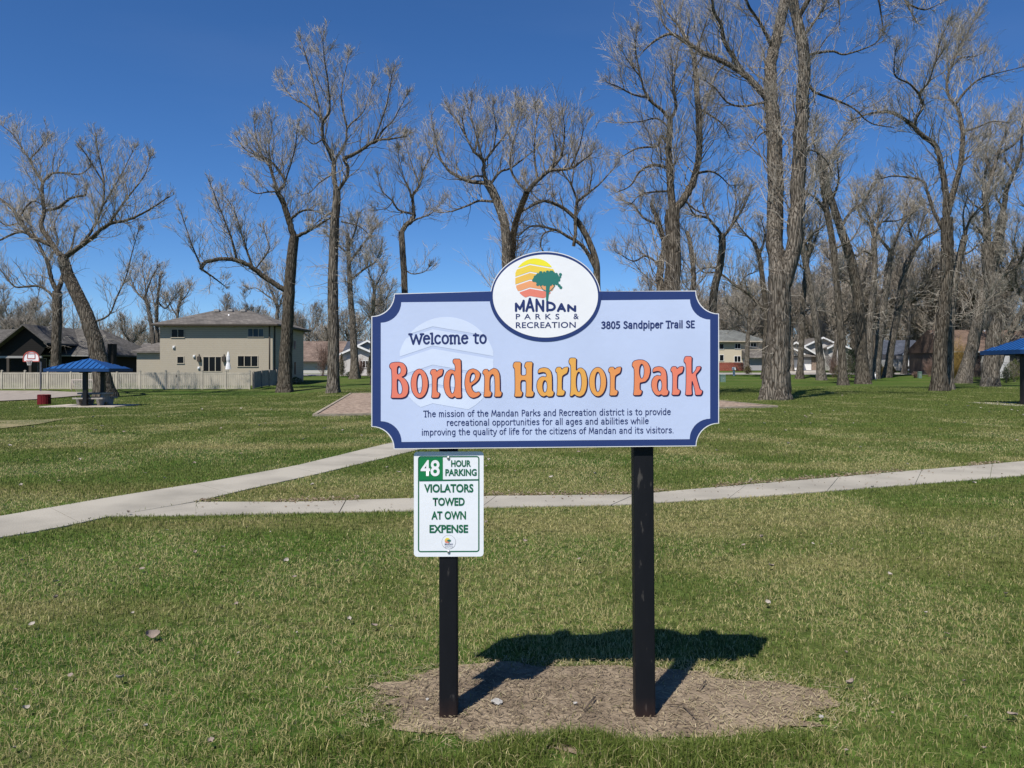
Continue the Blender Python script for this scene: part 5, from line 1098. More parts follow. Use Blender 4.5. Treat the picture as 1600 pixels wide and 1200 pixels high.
# ------------------------------------------------------------------ trees
def bark(name, c1, c2, dark, scale=1.0):
    m, n, l, b = nodes(name); b.inputs['Roughness'].default_value = .95; b.inputs['Specular IOR Level'].default_value = .08
    tc = n.new('ShaderNodeTexCoord'); mp = n.new('ShaderNodeMapping'); mp.inputs['Scale'].default_value = (1, 1, .13); l.new(tc.outputs['Object'], mp.inputs[0])
    z = n.new('ShaderNodeTexNoise'); z.inputs['Scale'].default_value = 11 * scale; z.inputs['Detail'].default_value = 6; z.inputs['Distortion'].default_value = .5; l.new(mp.outputs[0], z.inputs['Vector'])
    z2 = n.new('ShaderNodeTexNoise'); z2.inputs['Scale'].default_value = .8; z2.inputs['Detail'].default_value = 4; l.new(tc.outputs['Object'], z2.inputs['Vector'])
    mx = n.new('ShaderNodeMix'); mx.data_type = 'RGBA'; mx.inputs[6].default_value = col4(c1); mx.inputs[7].default_value = col4(c2); l.new(z2.outputs['Fac'], mx.inputs[0])
    vo = n.new('ShaderNodeTexVoronoi'); vo.feature = 'DISTANCE_TO_EDGE'; vo.inputs['Scale'].default_value = 8.5 * scale
    ds = n.new('ShaderNodeMix'); ds.data_type = 'VECTOR'; ds.inputs[0].default_value = .10; l.new(mp.outputs[0], ds.inputs[4]); l.new(z.outputs['Color'], ds.inputs[5]); l.new(ds.outputs[1], vo.inputs['Vector'])
    sm = n.new('ShaderNodeMapRange'); sm.inputs[1].default_value = 0; sm.inputs[2].default_value = .30; l.new(vo.outputs['Distance'], sm.inputs[0])
    av = n.new('ShaderNodeMath'); av.operation = 'MULTIPLY_ADD'; av.inputs[1].default_value = .55; l.new(z.outputs['Fac'], av.inputs[0])
    hf = n.new('ShaderNodeMath'); hf.operation = 'MULTIPLY'; hf.inputs[1].default_value = .62; l.new(sm.outputs[0], hf.inputs[0]); l.new(hf.outputs[0], av.inputs[2])
    cr = n.new('ShaderNodeValToRGB'); cr.color_ramp.elements[0].position = .27; cr.color_ramp.elements[1].position = .62; cr.color_ramp.elements[0].color = col4(dark); cr.color_ramp.elements[1].color = (1, 1, 1, 1); l.new(av.outputs[0], cr.inputs[0])
    m2 = n.new('ShaderNodeMix'); m2.data_type = 'RGBA'; m2.blend_type = 'MULTIPLY'; m2.inputs[0].default_value = 1; l.new(mx.outputs[2], m2.inputs[6]); l.new(cr.outputs[0], m2.inputs[7]); oi = n.new('ShaderNodeObjectInfo'); om = n.new('ShaderNodeMapRange'); om.inputs[3].default_value = .66; om.inputs[4].default_value = 1.22; l.new(oi.outputs['Random'], om.inputs[0])
    hv = n.new('ShaderNodeHueSaturation'); l.new(om.outputs[0], hv.inputs['Value']); l.new(m2.outputs[2], hv.inputs['Color']); sr = n.new('ShaderNodeMath'); sr.operation = 'MULTIPLY_ADD'; sr.inputs[1].default_value = -.35; sr.inputs[2].default_value = 1.3; l.new(om.outputs[0], sr.inputs[0]); l.new(sr.outputs[0], hv.inputs['Saturation']); l.new(hv.outputs[0], b.inputs['Base Color'])
    bp = n.new('ShaderNodeBump'); bp.inputs['Strength'].default_value = 1.0; bp.inputs['Distance'].default_value = .10; l.new(av.outputs[0], bp.inputs['Height']); l.new(bp.outputs[0], b.inputs['Normal'])
    return m
bark_m = bark('cottonwood_bark', (0.250, 0.212, 0.166), (0.145, 0.126, 0.104), (.20, .185, .17))
def twig_mat(name, c1, c2):
    m, n, l, b = nodes(name); b.inputs['Roughness'].default_value = .9; b.inputs['Specular IOR Level'].default_value = .1
    at = n.new('ShaderNodeAttribute'); at.attribute_name = 'tone'; mx = n.new('ShaderNodeMix'); mx.data_type = 'RGBA'; l.new(at.outputs['Fac'], mx.inputs[0]); mx.inputs[6].default_value = col4(c1); mx.inputs[7].default_value = col4(c2); l.new(mx.outputs[2], b.inputs['Base Color'])
    return m
twig_m = twig_mat('cottonwood_twigs', (0.135, 0.112, 0.088), (0.47, 0.425, 0.36)); twig_far = twig_mat('far_twigs', (0.14, 0.12, 0.10), (0.38, 0.335, 0.28)); twig_red = twig_mat('red_twigs', (0.14, 0.088, 0.068), (0.28, 0.19, 0.155)); twig_gold = twig_mat('gold_twigs', (0.22, 0.14, 0.04), (0.38, 0.26, 0.085))
def tubes(P, R, k):
    """P (B,n,3), R (B,n) -> verts, quads of k-sided tubes"""
    B, n, _ = P.shape; T = np.gradient(P, axis=1); T /= np.linalg.norm(T, axis=2, keepdims=True) + 1e-9
    d = P[:, -1] - P[:, 0]; d /= np.linalg.norm(d, axis=1, keepdims=True) + 1e-9
    ref = np.where(np.abs(d[:, 2:3]) > .8, np.array([[.92, .39, 0.]]), np.array([[.1, .15, .98]]))[:, None, :]
    a = np.cross(T, ref); a /= np.linalg.norm(a, axis=2, keepdims=True) + 1e-9; b = np.cross(T, a)
    an = 2 * np.pi * np.arange(k) / k
    V = P[:, :, None, :] + R[:, :, None, None] * (a[:, :, None, :] * np.cos(an)[:, None] + b[:, :, None, :] * np.sin(an)[:, None])
    idx = np.arange(B * n * k).reshape(B, n, k); nx = np.roll(idx, -1, axis=2)
    Q = np.stack([idx[:, :-1], nx[:, :-1], nx[:, 1:], idx[:, 1:]], -1).reshape(-1, 4)
    return V.reshape(-1, 3), Q
def unit(v): return v / (np.linalg.norm(v, axis=-1, keepdims=True) + 1e-9)
def grow(rg, P, R, cnt, tmin, Lf, n, wt, wp, wu, bend, rmin, rk=.6, tmax=1.0, droop=0.0, maxr=9., wig=.024):
    """children of the branches P (B,m,3), R (B,m): cnt children each; returns their points, radii"""
    B, m, _ = P.shape; idx = np.repeat(np.arange(B), cnt); N = len(idx)
    if N == 0: return np.zeros((0, n, 3)), np.zeros((0, n))
    t = tmin + (tmax - tmin) * rg.random(N) ** .85; f = t * (m - 1); i = np.minimum(f.astype(int), m - 2); fr = (f - i)[:, None]
    p = P[idx, i] * (1 - fr) + P[idx, i + 1] * fr; r = R[idx, i] * (1 - fr[:, 0]) + R[idx, i + 1] * fr[:, 0]
    T = unit(P[idx, i + 1] - P[idx, i]); q = unit(rg.normal(size=(N, 3))); q = unit(q - (q * T).sum(1, keepdims=True) * T)
    d = unit(wt * T + wp * q + np.array([0, 0, wu]))
    L = Lf(idx, t, r) * rg.uniform(.55, 1.25, N); u = np.linspace(0, 1, n)
    sg = np.where(rg.random(N) < droop, -1.0, 1.0)
    C_ = p[:, None] + d[:, None] * (L[:, None] * u)[..., None]
    C_[:, :, 2] += (bend * sg * L)[:, None] * u ** 2
    w = np.cumsum(rg.normal(size=(N, n, 3)) * (L * wig)[:, None, None], axis=1); w -= w[:, :1]; C_ += w
    r0 = np.clip(r * rk, rmin, maxr); r0 = np.minimum(r0, L * .0115 + rmin * .6); RR = np.maximum(r0[:, None] * (1 - .72 * u), rmin * .62)
    return C_, RR
def catmull(P, R, n):
    P = np.array(P, float); s = np.concatenate([[0], np.cumsum(np.linalg.norm(np.diff(P, axis=0), axis=1))]); t = np.linspace(0, s[-1], n)
    Q = np.vstack([2 * P[0] - P[1], P, 2 * P[-1] - P[-2]]); out = np.zeros((n, 3))
    for k, x in enumerate(t):
        i = min(np.searchsorted(s, x, 'right') - 1, len(P) - 2); u = (x - s[i]) / (s[i + 1] - s[i] + 1e-9); a, b, c, d = Q[i:i + 4]
        out[k] = .5 * (2 * b + (c - a) * u + (2 * a - 5 * b + 4 * c - d) * u * u + (3 * b - a - 3 * c + d) * u ** 3)
    return out, np.interp(t, s, R), s[-1]
def parse(s):
    a = s.split('|'); pts = [tuple(float(v) for v in q.split(',')) for q in a[0].split()]
    return pts, float(a[1]), float(a[2])
def make_tree(label, limbs, seed, D=None, dens=1.0, tmin=.45, fuzz=0.0, twig=1.0, spread=None, upright=.5, tm=None, group=None, shoot=1.0, droop=.12, name='cottonwood_tree', l3=4.2):
    """limbs: traced centre lines in photograph pixels with widths; the first one is the trunk. Depth is real: limbs swing towards and away from the viewer."""
    rg = np.random.default_rng(seed); L0 = [parse(s) for s in limbs]
    bx, by = L0[0][0][0]
    if D is None: g = G(bx, by); D = g.y
    x0 = XX(bx, D); z0 = float(gz(x0, D))
    root = thing(name, label, 'tree', (x0, D, z0), group)
    s = D / F; lim = []; depth_pts = []
    for k, (pts, w0, w1) in enumerate(L0):
        pts = list(pts)
        if k == 0: offs = [0.0] * len(pts); pts[0] = (pts[0][0], HOR + (CAMZ - z0 + .25) / D * F)
        else:
            q = min(depth_pts, key=lambda d: (d[0] - pts[0][0]) ** 2 + (d[1] - pts[0][1]) ** 2); o0 = q[2]
            if abs(q[0] - pts[0][0]) + abs(q[1] - pts[0][1]) < 60: pts[0] = (pts[0][0] * .4 + q[0] * .6, pts[0][1] * .4 + q[1] * .6)
            ln = sum(math.hypot(b[0] - a[0], b[1] - a[1]) for a, b in zip(pts, pts[1:])) * s; o1 = o0 + rg.uniform(-.55, .55) * ln
            offs = [o0 + (o1 - o0) * (i / (len(pts) - 1)) ** 1.2 for i in range(len(pts))]
        P = [tuple(W(p[0], p[1], D + o)) for p, o in zip(pts, offs)]; n = max(10, min(40, len(pts) * 5)); R = np.linspace(w0, w1, len(pts)) * s / 2 * (1 if k == 0 else .9)
        Pc, Rc, ln = catmull(P, R, n)
        for i in range(0, n): 
            f = i / (n - 1) * (len(pts) - 1); j = min(int(f), len(pts) - 2); e = f - j
            Y_ = Pc[i][1]; depth_pts.append((800 + Pc[i][0] / Y_ * F, HOR - (Pc[i][2] - CAMZ) / Y_ * F, Y_ - D))
        Pc[1:-1] += rg.normal(size=(n - 2, 3)) * (Rc[1:-1, None] * (.03 if k == 0 else .09))
        lim.append((Pc, Rc, ln, k))
    # trunk and limbs: ribbed tubes with a flared, uneven foot
    VV, QQ, o = [], [], 0
    for Pc, Rc, ln, k in lim:
        kk = 14 if k == 0 else 9; R_ = Rc.copy()
        if k == 0:
            h = Pc[:, 2] - z0; R_ = Rc * (1 + .30 * np.exp(-np.maximum(h, 0) / (1.6 * Rc[0] + .25)))
        V, Q = tubes(Pc[None], R_[None], kk); C_ = np.repeat(Pc, kk, axis=0)
        rib = rg.uniform(-.09, .09, kk)[None] + ((np.exp(-np.maximum(Pc[:, 2] - z0, 0) / (Rc[0] * 1.1 + .15))[:, None] * (.10 + .22 * np.sin(np.arange(kk) * 2 * np.pi / kk * 4 + seed)[None])) if k == 0 else 0) + np.cumsum(rg.uniform(-.022, .022, (len(Pc), kk)), axis=0); V = C_ + (V - C_) * (1 + np.clip(rib, -.16, .34).ravel())[:, None]
        VV.append(V); QQ.append(Q + o); o += len(V)
    off = np.array([x0, D, z0])
    link('trunk', fast_mesh('trunk', np.concatenate(VV) - off, np.concatenate(QQ), smooth=True), bark_m, root)
    # crown: shoots, branches, twigs
    rm = .0078 * twig * (D / 50) ** .85; sc = (D / 50) ** .25 * shoot; parts = []
    for Pc, Rc, ln, k in lim:
        c = int(dens * ln / .22 * (1 - tmin if k == 0 else 1)); P, R = Pc[None], Rc[None]
        a, b = grow(rg, P, R, np.array([max(1, c)]), tmin if k == 0 else .12, lambda i, t, r: np.clip(1.25 + r * 11, 1.25, 2.5) * (1 - .55 * t ** 2) * sc, 8, .45, .75, upright, .24, rm * 1.5, .42, droop=droop, maxr=.07, wig=.034)
        parts.append((a, b))
        if k > 0 or tmin < .8:     # the limb's own end carries on
            a, b = grow(rg, P, R, np.array([5]), .93, lambda i, t, r: .62 * sc * np.ones(len(t)), 8, 1.0, .45, .3, .15, rm * 1.6, .7, maxr=.08); parts.append((a, b))
    A = np.concatenate([p[0] for p in parts]); AR = np.concatenate([p[1] for p in parts])
    len1 = np.linalg.norm(A[:, -1] - A[:, 0], axis=1)
    B_, BR = grow(rg, A, AR, rg.poisson(4.6, len(A)), .12, lambda i, t, r: len1[i] * (.66 - .28 * t), 6, .76, .5, .24, .06, rm * 1.1, .62, droop=droop * .7, wig=.016)
    len2 = np.linalg.norm(B_[:, -1] - B_[:, 0], axis=1)
    C3, CR = grow(rg, B_, BR, rg.poisson(l3, len(B_)), .1, lambda i, t, r: np.clip(len2[i] * .66, .25, .9), 4, .76, .5, .18, .03, rm, .7, droop=.1, wig=.014)
    G_ = [(A, AR, 5, .25), (B_, BR, 4, .5), (C3, CR, 3, .6)]
    if fuzz > 0:               # tangled side shoots along the stems
        for Pc, Rc, ln, k in lim[:3]:
            a, b = grow(rg, Pc[None], Rc[None], np.array([int(fuzz * ln * 5)]), .35 if k == 0 else .05, lambda i, t, r: 1.25 * sc * np.ones(len(t)), 7, .15, .8, -.05, -.18, rm * 1.1, .2, .93, droop=.35, maxr=.03, wig=.045)
            l_ = np.linalg.norm(a[:, -1] - a[:, 0], axis=1); a2, b2 = grow(rg, a, b, rg.poisson(4, len(a)), .15, lambda i, t, r: l_[i] * .6, 5, .5, .8, -.05, -.05, rm, .7, droop=.4)
            G_ += [(a, b, 4, .55), (a2, b2, 3, .65)]
    VV, QQ, TT, o = [], [], [], 0
    for P, R, k, tn in G_:
        if len(P) == 0: continue
        V, Q = tubes(P, R, k); VV.append(V); QQ.append(Q + o); o += len(V); TT.append(np.repeat(np.clip(rg.normal(tn, .24, len(P)), 0, 1), P.shape[1] * k))
    link('crown', fast_mesh('crown', np.concatenate(VV) - off, np.concatenate(QQ), attr={'tone': np.concatenate(TT)}), tm or twig_m, root)
    return root
TREES = [
 dict(label='leaning pale-barked cottonwood with a forked crown behind the left blue shelter', D=66, seed=1, dens=.8, tmin=.75, fuzz=.3, limbs=[
  '166,614 155,560 140,507 125,470 107,432 98,402|25|15', '100,405 125,385 145,370 170,350 195,345 225,332 265,307|10|2', '92,397 77,375 65,355 66,342 69,330 66,300 66,285 60,275 48,250 60,235 75,215|9|2',
  '68,330 90,325 110,310 132,305 135,299|6|3', '67,284 80,272 97,270 125,272 140,262|5|2', '125,385 145,357 160,322 162,282 152,232 150,212|5|1.5', '172,347 197,312 225,275 235,245|4|1.2', '162,284 135,242 127,232|3|1',
  '75,385 47,367 30,340 15,322 -8,305|8|4', '47,367 30,362 -6,378|5|3', '30,340 50,315 72,322|4|2', '150,500 170,492 182,465 197,432 205,400 217,357|3.5|1', '60,275 40,240 20,210 2,195|4|1', '160,322 180,290 195,262 208,235|3|1']),
 dict(label='thick dark two-stemmed cottonwood standing in front of the dark house', D=90, seed=2, dens=.7, tmin=.7, fuzz=.3, limbs=[
  '87,590 88,540 89,495 89,455|15|13', '88,458 80,435 74,410 62,385 50,360 45,335|9|2', '90,458 97,435 102,410 112,385 118,360|9|2', '85,470 77,457 60,447 40,448 22,447 5,427 -8,410|5|2', '74,410 90,380 85,350 95,330|5|1.5', '50,360 30,350 10,352 -8,340|4|2']),
 dict(label='slender dark tree with a bent fork behind the left edge of the tan house', D=112, seed=3, dens=.7, tmin=.6, limbs=['240,556 239,530 235,500 230,475 226,465|7|5', '229,472 215,458 208,445 203,430|4|1.2', '227,466 231,450 238,432 246,418|4|1.2', '230,460 226,440 222,420 225,405|3|1']),
 dict(label='straight tree close beside the bent-forked one behind the tan house wing', D=116, seed=4, dens=.7, tmin=.5, limbs=['247,556 246,530 245,495 246,470 249,448 250,432|6|3', '246,470 258,482 268,470 280,455|3|1', '246,490 240,470 236,455|3|1']),
 dict(label='small tree showing over the tan house roof left of its ridge', D=125, seed=5, dens=.8, tmin=.5, limbs=['277,550 277,497 281,472 284,455|5|2.5', '278,495 268,480 262,465|3|1', '281,472 292,460 297,450|2.5|1']),
 dict(label='cottonwood with a long limb arching out to the left over the tan house', seed=6, dens=.85, tmin=.93, fuzz=.1, limbs=[
  '444,612.5 445,585 447,540 450,480 454,420 457,385 460,370|21|13', '459,372 451,343 441,313 433,299|11|8', '434,300 445,285 433,263 417,248 400,241 385,225|6|1.5', '432,299 427,277 420,257 410,247 384,234 370,215|6|1.5', '462,370 480,362 503,348 520,338|7|3', '457,342 467,332 483,328 507,335|5|2',
  '441,452 413,433 397,420 380,410 360,405 340,405 320,411 314,420|10|6', '314,420 333,433 350,446|4|1.5', '395,417 382,380 373,350 363,323 345,300|4.5|1', '370,405 365,385 357,360 340,317 327,282|4.5|1', '314,418 300,383 283,333|3|1', '400,420 420,390 416,370 413,360|2.5|1', '433,299 418,300 400,302 384,293|3|1', '425,270 420,230 425,200 420,175|3|1', '445,285 455,255 462,225 465,195|3|1', '410,247 400,215 398,190|3|1']),
 dict(label='tallest straight cottonwood left of the welcome board, crowned with pale upright shoots', seed=7, dens=.8, tmin=.9, fuzz=.9, limbs=[
  '521,614.5 521,580 521,520 520,450 521,400 523,350 526,315 526,298|17|10', '525,300 522,275 522,250|9|8', '528,300 541,278 543,262 537,248|6|6', '522,252 513,232 505,217 505,190 515,173 513,133 507,93 504,60|7|1', '505,192 497,160 480,93 470,65|4|1', '503,185 477,163 457,153 440,128|4|1', '535,249 560,237 587,220 610,217 635,213|7|2', '587,220 600,202 614,188 634,152|4|1', '584,219 603,167 613,115|3.5|1', '527,248 540,223 543,200 560,183 570,170 583,130|5|1', '543,202 533,150 545,88|4|1', '507,215 490,225 477,215|3|1', '522,270 500,285 485,300 470,305|3|1', '547,345 560,353 574,364|3|1.5', '521,330 505,340 490,352|3|1']),
 dict(label='shorter cottonwood wrapped in tangled grey shoots behind the tallest straight one', seed=8, dens=1.2, tmin=.5, fuzz=1.1, limbs=['555,592 554,560 551,500 547,450 545,400 543,365|13|5', '546,410 565,385 580,365 590,350|5|1.5', '545,400 525,380 510,365|4|1.5', '548,440 570,420 585,410 597,385|4|1.5', '545,390 555,360 560,340|4|1.5']),
 dict(label='thin crooked tree rising behind the left end of the welcome board', D=58, seed=9, dens=.85, tmin=.9, limbs=['634,612 633,540 632,455 630,410 628,378 627,362|11|9', '627,364 634,352 642,346 647,335|9|8', '647,335 645,315 646,303 655,290 660,272 658,255|6|2', '646,334 623,328 613,314 597,298 590,275|4|1', '645,347 657,340 672,335 685,322|4|1', '655,290 643,255 630,213|3|1', '658,270 675,240 680,222|3|1', '613,314 605,325 590,328|2|1', '631,420 645,428 662,425 670,418|2.5|1', '645,310 632,280 622,240|3|1']),
 dict(label='small rough tree just above the left top corner of the welcome board', D=84, seed=10, dens=1.0, tmin=.4, limbs=['583,597 582,540 583,487 585,455 583,440|7|4', '583,442 577,428 574,412|3|1', '584,450 595,432 601,420|3|1', '583,480 600,470 612,450|2.5|1']),
 dict(label='V-shaped pair of trunks carrying a wide round crown above the oval crest', D=52, seed=11, dens=.95, tmin=.93, shoot=1.05, limbs=[
  '794,612 793,540 792,470 791,410 789,357 781,327 771,303 760,284|16|12', '760,285 756,268 756,253 748,243 740,236 728,212 722,185|8|2', '757,253 773,231 797,199 812,160|5|1.2', '758,288 733,283 707,271 691,253 683,231 678,203|7|1.5', '753,277 743,275 735,279|4|3', '769,317 749,314 731,321 707,330 690,332|5|1.5', '767,286 781,269 797,263 815,250 837,233|5|1.5', '756,260 745,215 735,175 738,155|4|1', '773,235 775,200 770,170|3|1', '728,215 715,190 705,178|3|1',
  '798,612 799,500 801,402 802,362 812,330 823,300|13|9', '823,300 840,282 859,266 877,245|7|4', '859,266 891,263 908,252 925,240|5|1.5', '877,245 882,212 880,180|4|1', '821,297 805,279 797,258 800,230 815,178|5|1.2', '862,265 868,230 860,190|3|1', '840,282 835,240 838,195 845,170|4|1', '891,263 905,230 912,200|3|1', '812,330 835,320 858,312|4|2']),
 dict(label='arching multi-stemmed tree between the oval crest and the big trunks', D=55, seed=12, dens=.8, tmin=.85, limbs=['936,612 935,520 933,440 931,405 915,365 899,341|12|8', '899,341 875,322 845,314 820,328|7|3', '927,420 912,386 888,370 867,359 832,353 811,367|7|2', '890,397 899,365 899,333 903,311|6|5', '903,313 893,290 880,270 870,255|4|1.2', '903,313 920,301 939,285 960,262|5|1.5', '920,301 925,270 922,245|3|1', '867,359 850,365 845,385 855,400|3|2', '893,290 897,255 893,230|3|1', '845,314 830,300 820,280|3|1']),
 dict(label='huge double-stemmed cottonwood rising behind the right half of the welcome board', D=46, seed=13, dens=.72, tmin=.9, fuzz=.5, shoot=.95, limbs=[
  '1052,614 1051,540 1050,453 1053,408 1052,371 1052,328|27|22', '1050,330 1047,290 1046,262 1045,227 1047,187|13|9', '1047,188 1056,168 1052,133 1056,103 1060,75|7|2', '1047,187 1033,171 1012,152 1001,120 993,75 995,50|7|1.5', '1060,330 1072,305 1084,280 1092,240 1092,187 1089,149 1087,115 1084,88|15|8', '1084,90 1074,62 1078,35|6|2', '1084,92 1095,60 1105,30|5|2', '1045,225 1033,212 1028,228 1010,230 993,233 970,246|6|1.5', '1046,262 1020,258 1000,268 985,290 965,300|6|1.5', '1090,170 1110,180 1130,195 1140,215|5|1.5', '1089,270 1110,268 1125,275 1140,290|5|1.5', '1012,152 990,148 965,135 950,130|4|1', '1047,200 1025,185 1000,190 960,192|4|1', '1001,120 985,100 972,80|3|1',
  '1034,560 1032,455 1033,413 1038,385 1030,350 1018,320|15|7', '1030,350 1005,340 990,320 975,315|5|1.5', '1033,415 1010,400 990,408 965,395|4|1.2', '1082,560 1082,453 1084,427 1079,385 1073,362|10|7', '1046,300 1020,300 1000,305 985,320|4|1.2', '1066,310 1090,330 1110,335|4|1.5', '1092,200 1105,160 1112,135|4|1']),
 dict(label='dark crooked trunk with a Y fork just right of the double-stemmed giant', D=56, seed=14, dens=.75, tmin=.9, fuzz=.3, limbs=['1110,612 1111,550 1113,487 1117,447 1124,419 1129,380 1127,366|13|10', '1127,367 1107,342 1085,335 1075,318|6|2', '1129,372 1144,351 1161,325 1172,300|6|2', '1144,351 1150,320 1148,290|4|1.2', '1107,342 1098,315 1100,290|4|1.2', '1124,420 1105,418 1090,425 1075,440|3|1.5']),
 dict(label='biggest cottonwood in the park, twin stems from one massive furrowed trunk', seed=15, dens=.62, tmin=.97, fuzz=.55, shoot=1.0, limbs=[
  '1212,625 1213,600 1215,560 1217,510 1218,470 1216,430|37|31', '1212,440 1211,400 1211,317 1210,213 1205,173 1203,120 1208,80 1220,30 1232,-40|29|17', '1226,450 1238,400 1244,350 1246,317 1249,240 1252,187 1254,150 1257,100 1253,60 1243,20 1236,-50|27|15',
  '1204,160 1180,133 1161,115 1135,99 1100,83 1073,67 1049,53 1023,64 1005,80|13|2.5', '1161,113 1145,88 1132,64 1127,40 1116,19 1113,0 1105,-35|10|4', '1195,162 1161,166 1137,160 1119,139 1100,125|5|1.5', '1257,88 1299,80 1320,85 1360,72 1375,60|5|1.5', '1256,120 1272,143 1277,146 1315,160 1336,171 1360,192 1397,200|6|1.5', '1250,30 1290,-40 1350,-62 1395,-35 1418,8 1432,35|9|2', '1350,-60 1370,-10 1378,30 1380,52|5|1.5', '1290,-40 1310,0 1312,40|4|1.2', '1073,67 1060,40 1040,15 1030,-15|5|1.5', '1100,83 1085,110 1080,140|4|1.2', '1049,53 1035,35 1032,12|4|1.2', '1208,80 1190,40 1170,10 1160,-20|8|3', '1253,60 1275,30 1290,5 1300,-25|6|2', '1249,240 1270,235 1290,250 1300,270|4|1.2', '1206,200 1188,210 1170,235|4|1.2', '1135,99 1120,115 1112,140|4|1.2', '1418,8 1445,15 1470,5|4|1.2', '1205,173 1190,190 1180,215|3|1']),
 dict(label='reddish brown trunk half hidden behind the left side of the biggest cottonwood', seed=16, dens=.75, tmin=.75, limbs=['1196,592 1196,541 1198,498 1192,442 1186,399 1178,379|11|6', '1198,493 1175,464 1150,447 1124,427 1099,425 1085,405|6|2', '1186,400 1195,370 1190,345|4|1.2', '1178,380 1160,360 1150,345|4|1.2', '1155,450 1165,432 1180,425|3|1.5']),
 dict(label='thin trunk standing in front of the white garage doors', seed=17, dens=.7, tmin=.55, limbs=['1249,592 1252,540 1254,480 1258,436 1263,395 1268,360|10|5', '1265,405 1272,380 1280,355 1283,330|4|1.2', '1263,390 1255,365 1262,335|4|1.2', '1254,490 1270,480 1283,462|3|1']),
 dict(label='trunk leaning left at the right end of the garage house', seed=18, dens=.75, tmin=.6, limbs=['1284,594 1281,555 1276,512 1265,442 1254,385 1251,362 1244,320 1238,290|12|6', '1254,385 1270,365 1285,355 1300,340|5|1.5', '1262,425 1250,415 1235,400|4|1.2', '1246,330 1260,300 1270,270|4|1.2']),
 dict(label='grey cottonwood leaning slightly left with a sandy patch at its foot', seed=19, dens=.7, tmin=.7, fuzz=.25, limbs=['1318,602 1316,565 1314,520 1310,470 1302,385 1293,335 1285,285 1280,240|14|7', '1293,335 1275,310 1258,300 1245,285|5|1.5', '1284,275 1300,245 1312,220 1335,195|5|1.5', '1280,245 1270,215 1275,190|4|1.2', '1302,390 1330,375 1345,350|4|1.2']),
 dict(label='stout left-leaning cottonwood in the middle of the right-hand grove', seed=20, dens=.7, tmin=.75, fuzz=.4, limbs=['1349,600 1346,560 1344,527 1339,456 1325,393 1313,357 1299,314 1290,280 1287,250|20|8', '1313,357 1330,330 1350,315 1362,290|6|2', '1299,314 1310,285 1308,250|5|1.5', '1340,460 1325,440 1310,435|4|1.5', '1290,280 1270,262 1262,240|4|1.2']),
 dict(label='upright trunk forking into a wide Y right behind the stout leaning one', seed=21, dens=.7, tmin=.85, fuzz=.35, limbs=['1356,594 1358,550 1360,500 1365,450 1367,413 1365,372|12|8', '1366,370 1372,352 1381,346 1404,344 1430,330|5|1.5', '1365,370 1358,350 1344,337 1338,310 1340,290|5|1.5', '1366,400 1350,392 1340,400 1330,395|4|2', '1372,352 1375,320 1385,295|4|1.2']),
 dict(label='black-looking trunk leaning right, shaded, in the middle of the right-hand grove', seed=22, dens=.7, tmin=.8, fuzz=.25, limbs=['1367,592 1373,540 1380,480 1390,410 1393,393|12|9', '1391,400 1401,371 1410,350 1422,335 1440,318|6|1.5', '1389,393 1370,366 1355,333 1345,305|6|1.5', '1410,350 1415,320 1425,290|4|1.2', '1362,350 1372,325 1370,300|3|1']),
 dict(label='dark slender trunk leaning far to the right with a broken stub', seed=23, dens=.7, tmin=.8, fuzz=.1, limbs=['1386,590 1393,540 1404,481 1412,427 1424,399 1436,378|11|7', '1436,378 1448,368 1465,360 1480,352|5|1.5', '1405,482 1412,470 1420,458|6|3', '1424,399 1440,350 1445,320|4|1.2', '1430,385 1420,355 1425,325|4|1.2']),
 dict(label='tall cottonwood with a bare crooked S-shaped top on the right', seed=24, dens=.72, tmin=.93, fuzz=.45, limbs=[
  '1468,611 1468,575 1470,530 1474,490 1479,442 1480,385 1479,340|20|17', '1478,340 1477,300 1469,253 1461,227 1440,211 1427,197 1405,181 1387,175 1360,177 1328,189|12|2', '1428,199 1432,184 1443,165 1437,147 1451,128 1461,99 1475,78|6|1.5', '1437,148 1421,131 1400,120 1397,102 1400,75|4|1.2', '1484,335 1491,293 1501,253 1504,208 1496,171 1480,144 1483,112 1496,80 1512,51 1531,10|11|1.5', '1485,108 1501,91 1523,88 1540,80|4|1.2', '1497,162 1515,136 1539,120 1600,104|5|1.2', '1504,205 1525,200 1550,190 1575,192|4|1.2', '1461,99 1470,60 1480,40|3|1', '1472,365 1461,334 1449,300 1440,282 1400,275 1372,280|7|1.5', '1483,112 1480,80 1490,45|3|1', '1501,253 1520,240 1535,220|4|1.2']),
 dict(label='darker trunk crossing close behind the S-topped cottonwood', D=62, seed=25, dens=.6, tmin=.8, fuzz=.3, limbs=['1482,600 1484,540 1487,495 1492,442 1500,400 1508,368|13|9', '1507,370 1515,345 1530,325 1545,310|5|1.5', '1500,400 1520,390 1540,365|4|1.2', '1486,500 1510,490 1540,470 1560,445|3|1', '1508,368 1505,335 1512,305|4|1.5']),
 dict(label='leaning cottonwood with a pale lit foot left of the right-hand shelter', seed=26, dens=.68, tmin=.8, fuzz=.35, limbs=['1505,599 1512,570 1520,541 1531,484 1546,428 1557,385 1567,335|19|13', '1567,336 1573,296 1584,272 1595,240 1597,200 1605,175|10|2', '1546,430 1541,385 1539,330 1537,285 1545,250|11|3', '1568,330 1555,300 1560,270|5|1.5', '1537,290 1522,265 1525,240|4|1.2', '1595,240 1620,215 1640,190|5|1.5', '1584,272 1570,245 1572,215|4|1.2', '1540,330 1520,318 1505,300|4|1.2']),
